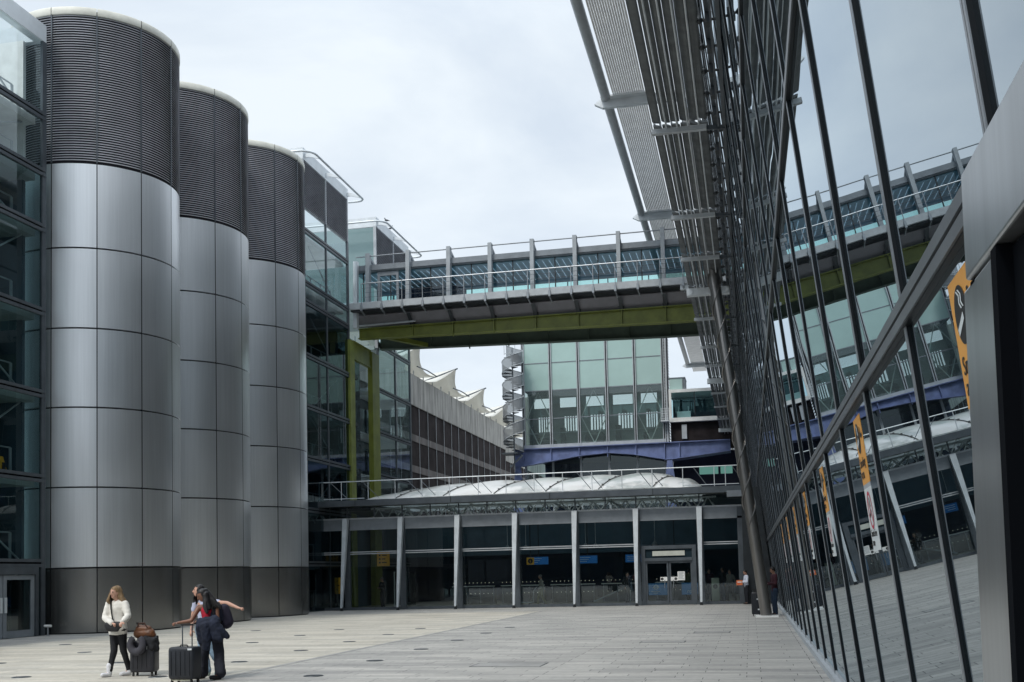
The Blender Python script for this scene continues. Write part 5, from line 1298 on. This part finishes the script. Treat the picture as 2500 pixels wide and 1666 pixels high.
def standing(label, root, h, skin, top, bot, shoe, hair, face, arms='down', group=None, vox=.014, fingers=True, gar='shirt', hairlong=False):
    s = h/1.72; f = Vector(face).normalized(); sd = V3(f.y*-1, f.x, 0); sd = f.cross(V3(0,0,1)).normalized()
    def L(a, fw, z): v = sd*a*s+V3(f.x,f.y,0)*fw*s; return (v.x, v.y, z*s)
    P = dict(head=L(0,.05 if arms != 'down' else .02,1.60), neck=L(0,0,1.46), shr=L(.18,0,1.40), shl=L(-.18,0,1.40), hipr=L(.09,0,.90), hipl=L(-.09,0,.90), knr=L(.10,.02,.49), knl=L(-.10,.03,.49), anr=L(.10,-.02,.09), anl=L(-.10,-.01,.09), tor=L(.11,.14,.03), tol=L(-.11,.15,.03))
    if arms == 'hold': P.update(elr=L(.23,.03,1.12), wrr=L(.10,.24,1.14), har=L(.04,.32,1.16), ell=L(-.23,.03,1.12), wrl=L(-.10,.24,1.12), hal=L(-.04,.32,1.14), curlr=.9, curll=.9)
    elif arms == 'walk': P.update(elr=L(.23,-.06,1.14), wrr=L(.22,.10,.93), har=L(.22,.16,.86), ell=L(-.23,-.10,1.14), wrl=L(-.24,-.16,.90), hal=L(-.24,-.18,.82), anr=L(.10,.20,.09), tor=L(.10,.36,.04), knr=L(.10,.16,.50), anl=L(-.10,-.25,.13), tol=L(-.10,-.12,.04), knl=L(-.10,-.03,.50))
    else: P.update(elr=L(.235,-.02,1.12), wrr=L(.25,.05,.87), har=L(.25,.07,.78), ell=L(-.235,-.02,1.12), wrl=L(-.25,.05,.87), hal=L(-.25,.07,.78))
    J = rel(root, P); hd = J['head']
    hc_ = []
    if hairlong: hc_ = [(hd-f*.06+V3(0,0,.02),.075,hd-f*.08+V3(0,0,-.18),.06)]
    return person(label, root, P, skin, [(gar, top, torso(J, .155*s, .70, .03, 1.0, .068*s, .06*s, .048*s), vox), ('trousers', bot, legs(J, .10*s, .076*s, .062*s, .13*s), vox), ('shoe', shoe, shoes(J, .046*s, 0), .011)], (hair, hc_), face=face, vox=vox, group=group, fingers=fingers)
M_bshoe = mat('dark_shoes', (.012,.012,.013), .5); M_wshirt = cloth('white_shirt', (.62,.66,.76), .06); M_btr = cloth('black_trousers', (.010,.012,.018)); M_maroon = cloth('maroon_shirt', (.045,.010,.018)); M_jean = cloth('dark_jeans', (.020,.040,.075))
M_dkhair = mat('dark_hair', (.013,.011,.010), .5); M_greyhair = mat('grey_hair', (.14,.13,.12), .6)
t_, J = standing('man in a white shirt and black trousers reading a red box outside the station', (-.22, 54.15, 0), 1.66, 'tan', M_wshirt, M_btr, M_bshoe, M_dkhair, (-.92,-.3,-.35), 'hold', vox=.012)
bx = thing('red_box', 'small red and orange box held by the man in the white shirt', 'box', J['wrl']+V3(-.14,0,0))
b = MB(); p = (J['har']+J['hal'])/2+V3(-.03,-.04,-.06); b.beam(p+V3(-.15,.02,-.0), p+V3(.13,-.04,.0), .10, .24); b.build('carton', mat('red_card', (.55,.045,.03), .5, col2=(.60,.22,.05), vscale=6), bx, smooth=False)
b = MB(); b.beam(p+V3(-.11,-.045,.03), p+V3(.09,-.087,.03), .004, .05); b.build('pale_stripe', M_wdecal, bx, smooth=False)
standing('man in a maroon shirt and jeans standing behind the leaning column', (.83, 40.9, 0), 1.78, 'tan', M_maroon, M_jean, M_bshoe, M_dkhair, (-.95,-.3,-.3), 'hold', vox=.012)
t, PP = suitcase('narrow black suitcase standing just left of the leaning column base', (.16, 40.6), .34, .22, .07, .86, .95, 0, M_case2)
b = MB(); b.beam(PP(.05,-.12,.25), PP(.16,-.12,.25), .03, .05).beam(PP(.02,-.12,.62), PP(.14,-.12,.62), .03, .05); b.build('pale_clip', M_alu_lt, t, smooth=False)
# people inside the station
M_c1 = cloth('grey_top', (.08,.08,.09)); M_c2 = cloth('pale_top', (.22,.21,.19)); M_c3 = cloth('olive_top', (.10,.10,.05)); M_c4 = cloth('purple_top', (.06,.025,.04))
standing('grey-haired staff member in black leaning at a desk behind the station glass', (-19.95, 57.6, 0), 1.70, 'tan', M_legging, M_btr, M_bshoe, M_greyhair, (-.5,-.8,-.2), 'hold', vox=.016)
standing('traveller in a pale top walking behind the station glass with a trolley', (-10.95, 57.3, 0), 1.66, 'tan', M_c2, M_c3, M_bshoe, M_greyhair, (-.95,-.2,0), 'walk', vox=.016)
standing('traveller in black walking behind the glass left of the station doors', (-6.35, 57.2, 0), 1.68, 'tan', M_legging, M_btr, M_bshoe, M_dkhair, (.6,-.7,0), 'walk', vox=.016, hairlong=True)
standing('traveller in olive behind the right station door leaf', (-3.35, 61, 0), 1.80, 'tan', M_c3, M_btr, M_bshoe, M_dkhair, (.5,.8,0), 'down', vox=.016)
standing('traveller in beige clothes behind the left station door leaf', (-4.25, 59.8, 0), 1.70, 'fair', M_c2, M_c2, M_bshoe, M_dkhair, (-.2,-.9,0), 'down', vox=.016)
standing('traveller in grey right beside the station doors inside', (-2.55, 58.6, 0), 1.72, 'fair', M_c1, M_btr, M_bshoe, M_dkhair, (-.5,-.8,0), 'down', vox=.016)
standing('traveller in purple left of the pale help point inside', (-2.18, 59.4, 0), 1.76, 'fair', M_c4, M_jean, M_bshoe, M_dkhair, (.3,-.9,0), 'down', vox=.016)
standing('tall traveller in black behind the pale help point', (-1.45, 59.2, 0), 1.82, 'tan', M_legging, M_jean, M_bshoe, M_dkhair, (-.8,-.6,0), 'down', vox=.016)
standing('traveller with a pale jacket farthest right inside the station', (-1.05, 58.4, 0), 1.70, 'fair', M_c2, M_btr, M_bshoe, M_dkhair, (-.6,-.8,0), 'walk', vox=.016)
t = thing('luggage_trolley', 'luggage trolley with a dark case pushed by the traveller in the pale top', 'trolley', (-11.7, 57.2, 0))
b = MB(); b.box(-12.2,-11.4,57.0,57.5,.18,.22); b.path([(-11.4,57.25,.2),(-11.35,57.25,.8),(-11.2,57.25,1.0)],.025,8); b.build('frame', M_alu, t, smooth=False)
MB().box(-12.1,-11.55,57.05,57.45,.22,.62).build('case', M_case1, t, smooth=False)
for x in (-12.1,-11.5): MB().tube((x,57.0,.09),(x,57.06,.09),.09,n=14).build('wheel', M_black2, t)

# pigeons on the far rail
M_pig = mat('pigeon_grey', (.06,.065,.075), .7, var=.3, vscale=30)
def pigeon(p, s, lab):
    p = Vector(p); t = thing('pigeon', lab, 'pigeon', p, None)
    b = MB(); b.cap(p+V3(-.06*s,0,.12), .065, p+V3(.07*s,0,.09), .05, 12); b.cap(p+V3(.08*s,0,.09), .04, p+V3(.20*s,0,.05), .02, 10, .5); b.cap(p+V3(-.08*s,0,.15), .04, p+V3(-.11*s,0,.22), .03, 10); b.ball(p+V3(-.115*s,0,.245), .035, 10, 8); b.cap(p+V3(-.14*s,0,.245), .012, p+V3(-.17*s,0,.235), .005, 6); b.cap(p+V3(0,-.02,.06),.010,p+V3(0,-.02,.0),.008,6); b.cap(p+V3(0,.02,.06),.010,p+V3(0,.02,.0),.008,6)
    remesh(b.build('body', M_pig, t), .010, 2)
pigeon((-21.42, 63.7, 23.84), 1, 'pigeon perched on the curved corner of the far roof rail')
pigeon((-22.2, 66.8, 24.37), -1, 'pigeon standing on the parapet under the far roof rail')
